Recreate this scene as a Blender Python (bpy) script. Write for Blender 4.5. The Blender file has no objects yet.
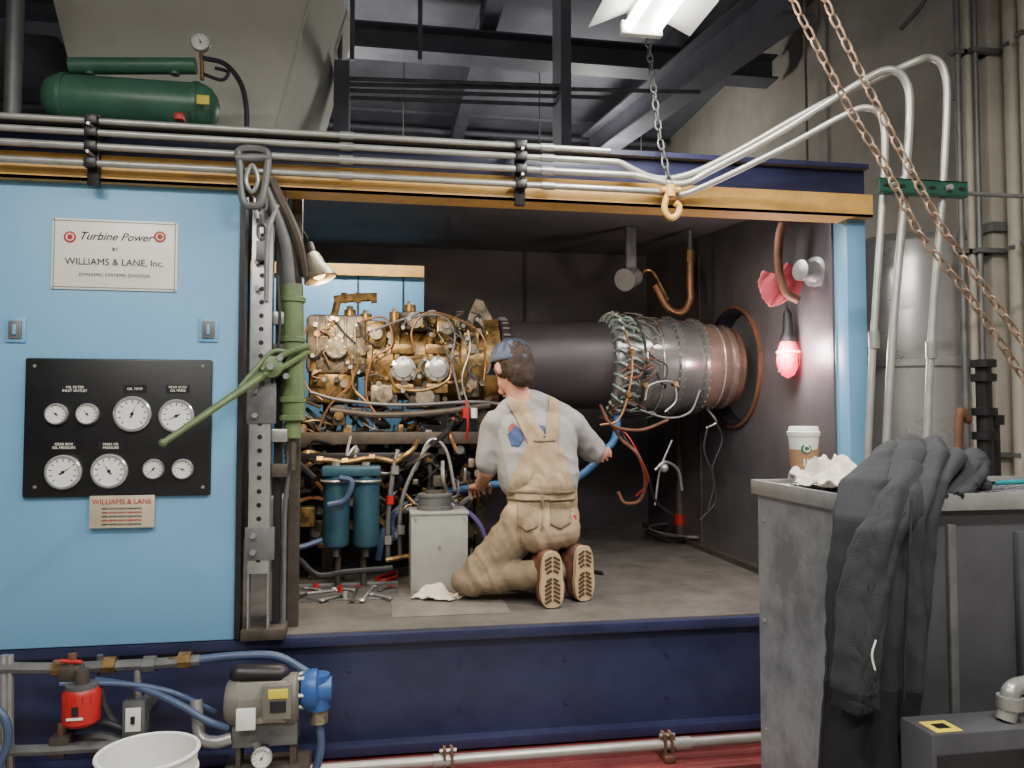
import bpy,bmesh,math,random
import numpy as np
from mathutils import Vector,Matrix,noise,Euler
from mathutils.bvhtree import BVHTree
random.seed(7)
V=Vector
# ---------- camera / survey of the photograph ----------
CAM=V((0,-3.1,1.37)); YAW=math.radians(9.6); PIT=math.radians(2.47); FPX=790.
fw=V((math.cos(PIT)*math.sin(YAW),math.cos(PIT)*math.cos(YAW),math.sin(PIT)))
rt=V((math.cos(YAW),-math.sin(YAW),0)); up=rt.cross(fw)
def ray(u,v): return fw+rt*((u-512)/FPX)+up*((384-v)/FPX)
def P(u,v,y):
    d=ray(u,v); return CAM+d*((y-CAM.y)/d.y)
def PX(u,v,x):
    d=ray(u,v); return CAM+d*((x-CAM.x)/d.x)
def PZ(u,v,z):
    d=ray(u,v); return CAM+d*((z-CAM.z)/d.z)
def S(p): return (p-CAM).dot(fw)/FPX      # metres per pixel at a point
cd=bpy.data.cameras.new('camera'); cam=bpy.data.objects.new('camera',cd)
bpy.context.scene.collection.objects.link(cam)
cam.location=CAM; cam.rotation_euler=(math.pi/2+PIT,0,-YAW); cd.sensor_width=36; cd.lens=FPX/1024*36
bpy.context.scene.camera=cam
# ---------- materials ----------
def lin(c): return tuple(((x/255)/12.92 if x/255<=.04045 else ((x/255+.055)/1.055)**2.4) for x in c)
def M(name,rgb,rough=.5,metal=0.,var=.18,scale=6,rgb2=None,bump=0.,bs=60,emit=0,ecol=None,thr=None,detail=6):
    m=bpy.data.materials.new(name); m.use_nodes=True; nt=m.node_tree; n=nt.nodes; l=nt.links
    bs_=n['Principled BSDF']; c=lin(rgb)
    tc=n.new('ShaderNodeTexCoord'); nz=n.new('ShaderNodeTexNoise'); nz.inputs['Scale'].default_value=scale; nz.inputs['Detail'].default_value=detail; nz.inputs['Roughness'].default_value=.65
    l.new(tc.outputs['Object'],nz.inputs['Vector'])
    cr=n.new('ShaderNodeValToRGB'); l.new(nz.outputs['Fac'],cr.inputs['Fac'])
    a,b=(thr if thr else (.3,.7)); cr.color_ramp.elements[0].position=a; cr.color_ramp.elements[1].position=b
    if rgb2 is None:
        lo=[x*(1-var) for x in c]; hi=[min(1,x*(1+var)) for x in c]
    else: lo=c; hi=lin(rgb2)
    cr.color_ramp.elements[0].color=(*lo,1); cr.color_ramp.elements[1].color=(*hi,1)
    l.new(cr.outputs['Color'],bs_.inputs['Base Color'])
    bs_.inputs['Metallic'].default_value=metal*.65
    mr=n.new('ShaderNodeMapRange'); l.new(nz.outputs['Fac'],mr.inputs['Value']); mr.inputs['To Min'].default_value=max(0,rough-.12); mr.inputs['To Max'].default_value=min(1,rough+.12)
    l.new(mr.outputs['Result'],bs_.inputs['Roughness'])
    if bump:
        n2=n.new('ShaderNodeTexNoise'); n2.inputs['Scale'].default_value=bs; n2.inputs['Detail'].default_value=4; l.new(tc.outputs['Object'],n2.inputs['Vector'])
        bp=n.new('ShaderNodeBump'); bp.inputs['Strength'].default_value=bump; bp.inputs['Distance'].default_value=.01
        l.new(n2.outputs['Fac'],bp.inputs['Height']); l.new(bp.outputs['Normal'],bs_.inputs['Normal'])
    if emit:
        bs_.inputs['Emission Color'].default_value=(*lin(ecol or rgb),1); bs_.inputs['Emission Strength'].default_value=emit
    return m
skyblue=M('paint_sky_blue',(110,164,202),.45,0,.05,2.5,bump=.05,bs=25)
navy=M('paint_navy',(40,43,74),.4,0,.3,5,bump=.1,bs=20)
yellow=M('paint_yellow',(204,158,84),.45,0,.2,9)
black=M('black_plastic',(18,18,20),.45,0,.2,9)
blackm=M('black_steel',(42,40,42),.4,.5,.3,9)
white=M('white_enamel',(225,225,220),.4,0,.04,9)
cream=M('plaque_cream',(232,230,218),.35,0,.03,9)
redp=M('red_paint',(176,34,34),.4,0,.15,9)
redfl=M('red_floor_paint',(116,48,48),.5,0,.35,5,bump=.2)
steel=M('steel_galv',(160,160,157),.35,.85,.2,12)
steeld=M('steel_dull',(106,106,106),.5,.6,.3,10)
chrome=M('steel_bright',(200,200,198),.22,.95,.1,14)
conduit=M('conduit_emt',(165,164,158),.38,.75,.15,14)
grime=M('steel_grimy',(76,68,60),.6,.4,.4,14)
brass=M('brass_oily',(160,128,76),.34,.85,.1,22,rgb2=(88,72,48),thr=(.4,.62))
alu=M('cast_aluminium',(158,148,126),.42,.7,.1,18,rgb2=(92,84,70),thr=(.4,.62))
bronze=M('heat_tint_steel',(178,150,130),.26,.9,.1,5,rgb2=(124,106,100))
casing=M('turbine_casing',(158,157,153),.2,1.,.1,4,rgb2=(108,108,110))
duct=M('black_duct',(62,57,60),.5,.35,.15,6)
braid=M('braided_hose',(128,142,134),.4,.5,.3,60)
copper=M('copper_tube',(150,108,76),.35,.8,.2,12)
teal=M('filter_teal',(48,84,100),.38,.2,.25,8)
bhose=M('blue_hose',(64,80,110),.45,0,.15,20)
dhose=M('dark_hose',(34,34,38),.55,0,.2,20)
rust=M('rusty_metal',(126,84,60),.7,.3,.1,14,rgb2=(80,56,44))
green=M('green_paint',(102,120,76),.45,.1,.2,12,rgb2=(78,94,62))
dkgreen=M('tank_green',(66,108,88),.4,.1,.25,7)
strutg=M('strut_green',(32,74,60),.45,.2,.25,10)
intw=M('interior_steel',(108,103,105),.42,.45,.12,2.2,rgb2=(80,76,79),bump=.06,bs=8)
intc=M('interior_ceiling',(112,108,106),.7,.0,.12,1.6,rgb2=(86,82,82))
deck=M('deck_plate',(118,114,108),.5,.25,.1,4.5,rgb2=(80,75,70),bump=.12,bs=40)
boxg=M('junction_box_grey',(150,150,144),.45,.1,.08,8)
cab=M('galvanised_sheet',(152,154,158),.42,.6,.1,7,rgb2=(118,120,124),bump=.1,bs=90,thr=(.4,.6))
cabd=M('dark_sheet',(80,80,84),.45,.5,.2,6)
concrete=M('concrete',(154,148,138),.9,0,.2,2.5,bump=.3,bs=12)
wallm=M('wall_dark',(116,116,126),.85,0,.25,1.5)
ceilm=M('ceiling_dark',(106,106,116),.9,0,.3,1.5)
ductw=M('hopper_paint',(208,206,190),.6,.05,.1,2)
darkst=M('structural_steel',(104,106,116),.6,.3,.25,4)
pipep=M('painted_pipe',(154,148,136),.6,0,.15,6)
bulb=M('tube_glow',(255,255,250),.5,0,0,1,emit=9)
bulbx=M('tube_glow_bright',(255,253,245),.5,0,0,1,emit=26)
bulbw=M('warm_glow',(255,205,130),.5,0,0,1,emit=8)
redglow=M('red_lamp_glow',(255,40,70),.4,0,0,1,emit=4,ecol=(255,40,80))
pinkglow=M('lamp_guard_pink',(255,170,180),.4,0,0,1,emit=5,ecol=(255,150,170))
pink=M('pink_rag',(200,84,94),.85,0,.15,15)
ragm=M('rag_white',(226,216,202),.9,0,.08,14,rgb2=(185,172,156))
skin=M('skin',(205,150,125),.5,0,.08,20)
shirt=M('tshirt_grey',(152,150,148),.9,0,.08,10,bump=.15,bs=150)
ovl=M('overalls_tan',(178,156,126),.9,0,.1,9,rgb2=(148,126,100),bump=.3,bs=180)
ovd=M('overalls_soiled',(150,130,102),.9,0,.1,7,rgb2=(98,84,66),bump=.3,bs=180,)
hairm=M('hair_brown',(52,36,28),.7,0,.4,50,bump=.6,bs=150)
capm=M('cap_denim',(78,88,108),.85,0,.2,30,bump=.2,bs=160)
boot=M('boot_leather',(96,60,46),.55,0,.25,14)
sole=M('boot_sole',(186,160,120),.8,0,.1,14)
tread=M('sole_tread',(76,52,40),.8,0,.1,14)
eyew=M('eye_white',(235,232,228),.3,0,0,5)
lip=M('lip',(170,95,88),.5,0,.1,20)
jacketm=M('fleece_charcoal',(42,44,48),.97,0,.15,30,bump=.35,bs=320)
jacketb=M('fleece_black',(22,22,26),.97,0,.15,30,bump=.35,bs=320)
kraft=M('kraft_sleeve',(150,116,86),.8,0,.1,20)
gring=M('logo_green',(20,90,66),.6,0,.05,9)
printb=M('print_blue',(64,80,126),.9,0,.25,30)
printr=M('print_red',(150,70,70),.9,0,.2,30)
voidm=M('duct_interior_dark',(24,22,34),.85,0,.3,6)  # near-black purple-navy for the inside of the exhaust opening
silver=M('insulation_jacket',(182,180,178),.3,.85,.1,4)
label_y=M('label_yellow',(215,195,60),.5,0,.05,9)
# ---------- mesh builder ----------
def frame(ax):
    z=ax.normalized(); t=V((0,0,1)) if abs(z.z)<.9 else V((1,0,0)); x=t.cross(z).normalized(); return x,z.cross(x),z
class B:
    def __init__(s,name): s.name=name; s.v=[]; s.f=[]; s.m=[]; s.mats=[]; s.kids=[]
    def mi(s,m):
        if m not in s.mats: s.mats.append(m)
        return s.mats.index(m)
    def add(s,vs,fs,mat):
        o=len(s.v); i=s.mi(mat); s.v+=[tuple(v) for v in vs]
        for f in fs: s.f.append(tuple(o+k for k in f)); s.m.append(i)
    def poly(s,pts,mat): s.add(pts,[tuple(range(len(pts)))],mat)
    def prism(s,pts,off,mat):
        n=len(pts); q=[V(p)+V(off) for p in pts]
        s.add(list(pts)+q,[tuple(range(n))[::-1],tuple(range(n,2*n))]+[(i,(i+1)%n,n+(i+1)%n,n+i) for i in range(n)],mat)
    def obox(s,c,sz,mat,rot=None,bev=0):
        bm=bmesh.new(); bmesh.ops.create_cube(bm,size=1); 
        for v in bm.verts: v.co=V((v.co.x*sz[0],v.co.y*sz[1],v.co.z*sz[2]))
        if bev: bmesh.ops.bevel(bm,geom=bm.edges[:],offset=min(bev,min(sz)*.45),segments=2,affect='EDGES',profile=.5)
        R=rot if rot else Matrix.Identity(3); c=V(c)
        bm.verts.index_update(); s.add([c+R@v.co for v in bm.verts],[tuple(v.index for v in f.verts) for f in bm.faces],mat); bm.free()
    def box(s,lo,hi,mat,bev=0):
        lo=V(lo);hi=V(hi); s.obox((lo+hi)/2,[abs(hi[i]-lo[i]) for i in range(3)],mat,None,bev)
    def lathe(s,p,ax,prof,mat,n=24,caps=True):
        p=V(p); x,y,z=frame(V(ax)); vs=[]; fs=[]
        for t,r in prof:
            for k in range(n):
                a=2*math.pi*k/n; vs.append(p+z*t+x*(r*math.cos(a))+y*(r*math.sin(a)))
        for i in range(len(prof)-1):
            for k in range(n):
                k2=(k+1)%n; fs.append((i*n+k,i*n+k2,(i+1)*n+k2,(i+1)*n+k))
        if caps:
            fs.append(tuple(range(n))[::-1]); o=(len(prof)-1)*n; fs.append(tuple(range(o,o+n)))
        s.add(vs,fs,mat)
    def cyl(s,a,b,r,mat,r2=None,n=20):
        a=V(a);b=V(b); s.lathe(a,b-a,[(0,r),((b-a).length,r if r2 is None else r2)],mat,n)
    def sph(s,c,r,mat,rot=None,n=20,m=12):
        if not hasattr(r,'__len__'): r=(r,r,r)
        R=rot if rot else Matrix.Identity(3); c=V(c); vs=[];fs=[]
        for i in range(m+1):
            th=math.pi*i/m; th=min(max(th,.02),math.pi-.02)
            for k in range(n):
                a=2*math.pi*k/n; vs.append(c+R@V((r[0]*math.sin(th)*math.cos(a),r[1]*math.sin(th)*math.sin(a),r[2]*math.cos(th))))
        for i in range(m):
            for k in range(n): k2=(k+1)%n; fs.append((i*n+k,(i+1)*n+k,(i+1)*n+k2,i*n+k2))
        fs.append(tuple(range(n))); fs.append(tuple(range(m*n,m*n+n))[::-1]); s.add(vs,fs,mat)
    def capsule(s,a,ra,b,rb,mat,n=20):
        a=V(a);b=V(b); L=(b-a).length or 1e-4; pr=[]
        for i in range(6): th=math.pi/2*i/6; pr.append((-ra*math.cos(th),max(ra*math.sin(th),.0005)))
        pr.append((0,ra)); pr.append((L,rb))
        for i in range(1,7): th=math.pi/2*i/6; pr.append((L+rb*math.sin(th),max(rb*math.cos(th),.0005)))
        s.lathe(a,b-a if (b-a).length>1e-4 else V((0,0,1)),pr,mat,n)
    def tube(s,pts,r,mat,n=8,cm=True,closed=False,sub=6):
        pts=[V(p) for p in pts]
        if cm and len(pts)>2:
            q=[]; N=len(pts)
            rng=range(N if closed else N-1)
            for i in rng:
                if closed: p0,p1,p2,p3=pts[i-1],pts[i],pts[(i+1)%N],pts[(i+2)%N]
                else: p1,p2=pts[i],pts[i+1]; p0=pts[i-1] if i else p1*2-p2; p3=pts[i+2] if i+2<N else p2*2-p1
                for k in range(sub):
                    t=k/sub; q.append(.5*((2*p1)+(p2-p0)*t+(2*p0-5*p1+4*p2-p3)*t*t+(3*p1-p0-3*p2+p3)*t**3))
            if not closed: q.append(pts[-1])
            pts=q
        N=len(pts); vs=[];fs=[]; x=None
        for i in range(N):
            if closed: d=pts[(i+1)%N]-pts[i-1]
            else: d=pts[min(i+1,N-1)]-pts[max(i-1,0)]
            if d.length<1e-7: d=V((0,0,1))
            d.normalize()
            if x is None: x=frame(d)[0]
            x=(x-d*x.dot(d)); x=x.normalized() if x.length>1e-5 else frame(d)[0]
            y=d.cross(x)
            for k in range(n): a=2*math.pi*k/n; vs.append(pts[i]+x*(r*math.cos(a))+y*(r*math.sin(a)))
        for i in range(N if closed else N-1):
            j=(i+1)%N
            for k in range(n): k2=(k+1)%n; fs.append((i*n+k,i*n+k2,j*n+k2,j*n+k))
        if not closed: fs.append(tuple(range(n))[::-1]); fs.append(tuple(range((N-1)*n,N*n)))
        s.add(vs,fs,mat)
    def torus(s,c,ax,R,r,mat,n=32,k=8):
        x,y,z=frame(V(ax)); c=V(c); s.tube([c+x*(R*math.cos(2*math.pi*i/n))+y*(R*math.sin(2*math.pi*i/n)) for i in range(n)],r,mat,k,False,True)
    def bolts(s,c,ax,R,n,r,h,mat,ph=0):
        x,y,z=frame(V(ax))
        for i in range(n):
            a=2*math.pi*i/n+ph; p=V(c)+x*(R*math.cos(a))+y*(R*math.sin(a)); s.cyl(p-z*h/2,p+z*h/2,r,mat,n=6)
    def text(s,t,c,size,mat,rot=None,shear=0,sp=1):
        cu=bpy.data.curves.new('t','FONT'); cu.body=t; cu.size=size; cu.align_x='CENTER'; cu.align_y='CENTER'; cu.extrude=.0006; cu.shear=shear; cu.space_character=sp; cu.resolution_u=3
        o=bpy.data.objects.new('t',cu); bpy.context.scene.collection.objects.link(o)
        dg=bpy.context.evaluated_depsgraph_get(); me=bpy.data.meshes.new_from_object(o.evaluated_get(dg))
        R=(rot if rot else Euler((math.pi/2,0,0)).to_matrix())
        s.add([V(c)+R@v.co for v in me.vertices],[tuple(p.vertices) for p in me.polygons],mat)
        bpy.data.objects.remove(o); bpy.data.meshes.remove(me)
    def done(s,parent=None,ang=38,solid=0):
        me=bpy.data.meshes.new(s.name); a=np.array(s.v); lo=a.min(0);hi=a.max(0); org=V(((lo[0]+hi[0])/2,(lo[1]+hi[1])/2,lo[2]))
        if parent is not None: org=V((0,0,0))
        me.from_pydata([tuple(V(v)-org) for v in s.v],[],s.f)
        for m in s.mats: me.materials.append(m)
        me.polygons.foreach_set('material_index',s.m); me.polygons.foreach_set('use_smooth',[True]*len(s.f))
        me.update(); me.set_sharp_from_angle(angle=math.radians(ang))
        o=bpy.data.objects.new(s.name,me); bpy.context.scene.collection.objects.link(o); o.location=org
        if parent is not None: o.parent=parent
        if solid: md=o.modifiers.new('s','SOLIDIFY'); md.thickness=solid
        return o
def empty(name,loc):
    o=bpy.data.objects.new(name,None); bpy.context.scene.collection.objects.link(o); o.empty_display_size=.1; return o
def light(name,kind,loc,power,col=(1,1,1),size=.3,size_y=None,rot=None,parent=None):
    d=bpy.data.lights.new(name,kind); d.energy=power; d.color=col
    if kind=='AREA':
        d.size=size
        if size_y: d.shape='RECTANGLE'; d.size_y=size_y
    else: d.shadow_soft_size=size
    o=bpy.data.objects.new(name,d); bpy.context.scene.collection.objects.link(o)
    o.location=V(loc)-(parent.location if parent else V((0,0,0)))
    if rot: o.rotation_euler=rot
    if parent: o.parent=parent
    return o
def gauge(b,c,r,ang=.8):
    c=V(c); ax=V((0,-1,0))
    b.lathe(c,ax,[(0,r*1.08),(.012,r*1.08),(.016,r*1.0),(.016,r*.92),(.01,r*.9)],chrome,32)
    b.cyl(c,c+ax*.011,r*.9,white,n=32)
    for k in range(11):
        a=math.radians(225-27*k); d=V((math.cos(a),0,math.sin(a))); s_=V((-d.z,0,d.x))
        p=c+ax*.0115
        w=r*.03; b.poly([p+d*r*.66-s_*w,p+d*r*.84-s_*w,p+d*r*.84+s_*w,p+d*r*.66+s_*w],black)
    d=V((math.cos(ang),0,math.sin(ang))); s_=V((-d.z,0,d.x)); p=c+ax*.0125; w=r*.05
    b.poly([p-d*r*.25-s_*w,p+d*r*.68,p-d*r*.25+s_*w],black); b.cyl(c,c+ax*.014,r*.1,black,n=12)
def chain(b,pts,L,r,mat):
    pts=[V(p) for p in pts]; i=0
    for a,c in zip(pts[:-1],pts[1:]):
        n=max(1,int((c-a).length/L)); x,y,z=frame(c-a)
        for k in range(n):
            m=a+(c-a)*((k+.5)/n); w=x if i%2 else y; i+=1; h=L*.46; g=L*.33
            ring=[m+z*(h*math.cos(t)+ (L*.18 if math.cos(t)>0 else -L*.18))+w*(g*math.sin(t)) for t in [2*math.pi*q/12 for q in range(12)]]
            b.tube(ring,r,mat,6,False,True)
# ---------- room ----------
b=B('floor'); b.box((-6,-6.5,-.1),(4,6,0),concrete); b.done()
b=B('ceiling'); b.box((-6,-6.5,4.5),(4,6,4.6),ceilm)
for x in (-4,-2.4,-.8,.8,2.4): b.box((x-.06,-6,4.3),(x+.06,5.9,4.5),darkst)
b.done()
b=B('wall_back'); b.box((-6,5.6,0),(4,5.8,4.5),wallm); b.done()
b=B('wall_left'); b.box((-5.8,-6.5,0),(-5.6,5.6,4.5),wallm); b.done()
b=B('wall_right'); b.box((3.2,-6.5,0),(3.4,5.6,4.5),concrete); b.done()
b=B('wall_front'); b.box((-5.6,-6.6,0),(3.2,-6.4,4.5),wallm); b.done()
# ---------- turbine enclosure ----------
FZ=.56; XL=-2.4; XR=2.07; YD=2.6; AY=1.13; AZ=1.66
b=B('turbine_enclosure')
b.box((XL,0,FZ-.03),(XR,YD,FZ),deck)
b.box((XL,-.03,FZ-.045),(XR,.02,FZ-.005),navy,.004)
b.box((XL,.0,.15),(XR,.03,FZ-.04),navy)
b.box((XL,-.05,.11),(XR,.10,.15),navy,.004)
b.box((XL,YD-.05,.11),(XR,YD,FZ-.03),navy)
b.box((XR-.03,0,.11),(XR,YD,FZ-.03),navy)
for x in np.arange(-2.2,2,.42):
    for z in (.25,.42): b.cyl((x,0,z),(x,-.008,z),.009,navy,n=6)
# door panel
b.box((XL,-.035,.557),(-.515,0,2.23),skyblue,.006)
b.box((-.515,-.045,.56),(-.495,.02,2.23),blackm)
b.box((XL,0,.56),(-.5,.03,2.23),blackm)
# beams
b.box((XL,-.02,2.315),(XR,.1,2.44),navy,.004)
b.box((XL,-.075,2.225),(XR,-.065,2.32),yellow); b.box((XL,-.075,2.225),(XR,.05,2.235),yellow); b.box((XL,-.065,2.31),(XR,.0,2.32),yellow)
# sloped roof and inner ceiling
b.prism([(XL,.1,2.395),(XL,YD,2.60),(XL,YD,2.65),(XL,-.05,2.455),(XL,-.05,2.44),(XL,.1,2.44)],V((XR-XL,0,0)),intc)
b.prism([(XL,-.052,2.44),(XL,-.052,2.46),(XL,YD,2.665),(XL,YD,2.652),(XL,-.04,2.457)],V((XR-XL,0,0)),navy)
b.box((XR-.09,-.02,.56),(XR,.08,2.23),skyblue,.004)
b.box((XR-.10,.08,.56),(XR-.09,.1,2.3),intw)
# back wall w/ opening
ox0=P(250,300,YD).x; ox1=P(424,300,YD).x; oz=P(380,264,YD).z; oz0=P(380,470,YD).z
b.box((ox1,YD,FZ),(XR,YD+.03,2.62),intw); b.box((XL,YD,FZ),(ox0,YD+.03,2.62),intw)
b.box((ox0,YD,oz),(ox1,YD+.03,2.62),intw); b.box((ox0,YD,FZ),(ox1,YD+.03,oz0),intw)
b.box((XL,0,FZ),(XL+.03,YD,2.42),intw)
b.box((-.98,.5,FZ),(-.95,YD,2.42),blackm)
for x in (1.05,):
    b.box((x,YD-.015,FZ),(x+.02,YD,2.6),grime)
# right wall with round hole
XW=2.0; n=48; R=.325; ring=[];rect=[]
y0,y1,z0,z1=.08,YD,FZ,2.42
for k in range(n):
    a=2*math.pi*k/n; c,s_=math.cos(a),math.sin(a); ring.append((XW,AY+R*c,AZ+R*s_))
    t=min([(y1-AY)/c if c>1e-6 else 1e9,(y0-AY)/c if c<-1e-6 else 1e9,(z1-AZ)/s_ if s_>1e-6 else 1e9,(z0-AZ)/s_ if s_<-1e-6 else 1e9])
    rect.append((XW,AY+t*c,AZ+t*s_))
b.add(ring+rect,[(k,(k+1)%n,n+(k+1)%n,n+k) for k in range(n)],intw)
for yy,zz in ((y0,z0),(y0,z1),(y1,z0),(y1,z1)):  # corner fillers
    best=sorted(rect,key=lambda r:(r[1]-yy)**2+(r[2]-zz)**2)[:2]; b.poly([best[0],best[1],(XW,yy,zz)],intw)
b.poly([(XW,.08,2.42),(XW,YD,2.42),(XW,YD,2.62),(XW,.3,2.42)],intw)
b.box((XR-.005,.08,FZ),(XR,AY-.62,2.42),intw); b.box((XR-.005,AY+.62,FZ),(XR,YD,2.42),intw)
b.box((XR-.005,AY-.62,FZ),(XR,AY+.62,AZ-.34),intw); b.box((XR-.005,AY-.62,AZ+.34),(XR,AY+.62,2.42),intw)
b.box((XR-.005,AY-.62,AZ-.34),(XR,AY-.34,AZ+.34),intw); b.box((XR-.005,AY+.34,AZ-.34),(XR,AY+.62,AZ+.34),intw)
b.lathe((XW-.02,AY,AZ),(1,0,0),[(0,.335),(.005,.352),(.02,.35),(.02,.33)],rust,48,False)
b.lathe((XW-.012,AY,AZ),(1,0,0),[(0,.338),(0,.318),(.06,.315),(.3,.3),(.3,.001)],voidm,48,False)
b.box((.35,.0,2.36),(.4,1.0,2.395),intw); b.box((XW-.05,.1,FZ),(XW,YD,FZ+.03),grime)
b.box((XW-.008,1.6,FZ),(XW,1.63,2.4),grime)
# door latches
for u in (16,209):
    c=P(u,330,-.036); b.box(c+V((-.035,-.006,-.045)),c+V((.035,0,.045)),skyblue,.004); b.box(c+V((-.022,-.012,-.032)),c+V((.022,-.004,.032)),steeld,.003); b.box(c+V((-.006,-.02,-.018)),c+V((.006,-.008,.018)),skyblue,.003)
b.done()
# panels on the far side
b=B('blue_equipment_cabinet'); b.box((-2.2,3.6,.1),(.9,3.7,2.56),skyblue,.005); b.box((-2.2,3.57,2.56),(.9,3.7,2.66),yellow); b.box((-2.2,3.6,2.66),(.9,3.7,3.0),ductw)
for u in (358,403): x=P(u,300,3.6).x; b.box((x-.006,3.59,.1),(x+.006,3.6,2.56),blackm)
b.done()
# ---------- plaques ----------
b=B('company_plaque'); a=P(53,218,-.036); c=P(177,292,-.036)
b.box((a.x,-.041,c.z),(c.x,-.036,a.z),cream,.001); k=S(a); cx=(a.x+c.x)/2; cz=(a.z+c.z)/2
for e,w in ((.008,.0012),):
    for (p,q) in (((a.x+e,a.z-e),(c.x-e,a.z-e)),((a.x+e,c.z+e),(c.x-e,c.z+e))): b.box((p[0],-.0425,p[1]-w),(q[0],-.0405,q[1]+w),steeld)
    for xx in (a.x+e,c.x-e): b.box((xx-w,-.0425,c.z+e),(xx+w,-.0405,a.z-e),steeld)
b.text('Turbine Power',(cx,-.0425,cz+.066),.041,blackm,shear=.4); b.text('BY',(cx,-.0425,cz+.02),.018,blackm)
b.text('WILLIAMS & LANE, Inc.',(cx,-.0425,cz-.028),.034,blackm); b.text('DYNAMIC SYSTEMS DIVISION',(cx,-.0425,cz-.075),.017,blackm,sp=1.1)
for u in (70,160): p=P(u,237,-.0415); b.cyl(p,p+V((0,-.0015,0)),.021,redp); b.torus(p+V((0,-.0018,0)),(0,1,0),.012,.0025,cream,20,4)
for xx in (a.x+.006,c.x-.006):
    for zz in (a.z-.004,c.z+.004): b.cyl((xx,-.041,zz),(xx,-.045,zz),.004,steel,n=8)
b.done()
b=B('maker_plate'); a=P(90,496,-.054); c=P(154,527,-.054); b.box((a.x,-.058,c.z),(c.x,-.036,a.z),M('plate_beige',(196,182,160),.4,.2),.001)
cx=(a.x+c.x)/2; b.text('WILLIAMS & LANE',(cx,-.0592,a.z-.022),.025,redp)
for i in range(5): b.text('sales service parts engineering',(cx,-.0592,a.z-.045-.014*i),.011,redp if i%2 else blackm)
b.done()
# ---------- gauge panel ----------
b=B('gauge_control_panel'); a=P(27,358,-.036); c=P(211,495,-.036); b.box((a.x,-.052,c.z),(c.x,-.036,a.z),black,.012)
for u,v,r,ang in ((57,414,10,2.5),(88,414,10,2.3),(133,414,16.5,1.2),(177,416,15.5,3.6),(64,472,16,.6),(110,471,16,2.2),(154,469,9.5,4),(183,469,9.5,2.8)):
    p=P(u,v,-.052); gauge(b,p,r*S(p),ang)
for u,v,t in ((75,389,'OIL FILTER\nINLET OUTLET'),(135,389,'OIL TEMP'),(178,389,'REAR SCAV\nOIL PRESS'),(64,446,'GEAR BOX\nOIL PRESSURE'),(111,446,'MAIN OIL\nPRESSURE')):
    p=P(u,v,-.0525); k=S(p)
    b.box(p+V((-11*k,-.001,-4*k)),p+V((11*k,.001,4*k)),blackm); b.text(t,p+V((0,-.0015,0)),.0125,cream)
for u,v in ((35,366),(203,366),(35,487),(203,487)): p=P(u,v,-.052); b.cyl(p,p+V((0,-.004,0)),.006,steel,n=10)
b.done()
# ---------- conduits along the beam ----------
b=B('electrical_conduit_run')
CE=[(2.43,-.11,.9,.012),(2.385,-.12,.93,.012),(2.335,-.12,1.0,.013),(2.275,-.12,1.1,.012)]
for z,y,xe,r in CE:
    b.tube([(XL,y,z),(xe,y,z)],r,conduit,10,False)
    for x in (-1.75,-.15,.62): b.cyl((x,y,z),(x+.05,y,z),r*1.35,steel,n=12)
for u in (91,521):
    x=P(u,170,-.12).x; b.box((x-.02,-.10,2.2),(x+.02,-.075,2.46),blackm,.003)
    for z in (2.43,2.385,2.335,2.275): b.box((x-.022,-.139,z-.018),(x+.022,-.1,z+.018),blackm,.006)
    for z in (2.405,2.305): b.cyl((x,-.1,z),(x,-.16,z),.006,steel,n=8)
b.done()
b=B('overhead_conduit_pipes')
def cpipe(pts,r=.0135):
    b.tube([P(*p) if not isinstance(p,Vector) else p for p in pts],r,conduit,10,True,False,8)
E=[V((xe,y,z)) for z,y,xe,r in CE]
cpipe([E[2],(680,184,-.14),(712,170,-.18),(780,133,-.35),(858,84,-.55),(888,70,-.6),(905,80,-.61),(910,110,-.61),(904,200,-.6),(893,330,-.6),(885,470,-.6)],.014)
cpipe([E[3],(676,195,-.12),(705,186,-.16),(780,150,-.35),(845,115,-.55),(868,108,-.6),(882,118,-.61),(885,150,-.61),(882,210,-.6),(874,330,-.6),(867,470,-.6)],.012)
cpipe([E[1],(655,178,-.12),(690,174,-.14),(740,150,-.2),(820,105,-.4),(905,66,-.6),(930,58,-.62),(944,70,-.63),(947,105,-.63),(942,200,-.62),(932,330,-.6),(925,480,-.6)],.013)
for u,v in ((905,185),(943,188),(874,340),(931,350)):
    p=P(u,v,-.6); b.cyl(p+V((0,0,-.03)),p+V((0,0,.03)),.018,steel,n=12)
for u0,u1,v in ((885,885,470),(867,867,470),(925,925,480)): p=P(u0,v,-.6); b.tube([p,(p.x,p.y,0.)],.0135,conduit,10,False)
b.done()
b=B('steel_strut_bracket'); a=P(878,178,-.64); c=P(966,203,-.64)
b.box((a.x,-.65,c.z+.02),(c.x,-.645,a.z-.0),strutg); b.box((a.x,-.65,a.z-.004),(c.x,-.625,a.z),strutg); b.box((a.x,-.65,c.z+.018),(c.x,-.625,c.z+.022),strutg)
for i in range(6):
    x=a.x+.025+i*(c.x-a.x-.05)/5; zc=(a.z+c.z+.02)/2; b.obox((x,-.651,zc),(.024,.003,.011),black,None,.004)
b.cyl((a.x+.05,-.65,(a.z+c.z)/2+.01),(a.x+.05,-.67,(a.z+c.z)/2+.01),.01,steel,n=6); b.cyl((c.x-.08,-.65,(a.z+c.z)/2+.01),(c.x-.08,-.67,(a.z+c.z)/2+.01),.01,steel,n=6)
b.tube([(c.x-.02,-.635,(a.z+c.z)/2),(3.2,-.635,(a.z+c.z)/2)],.008,steeld,8,False)
b.done()
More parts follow.
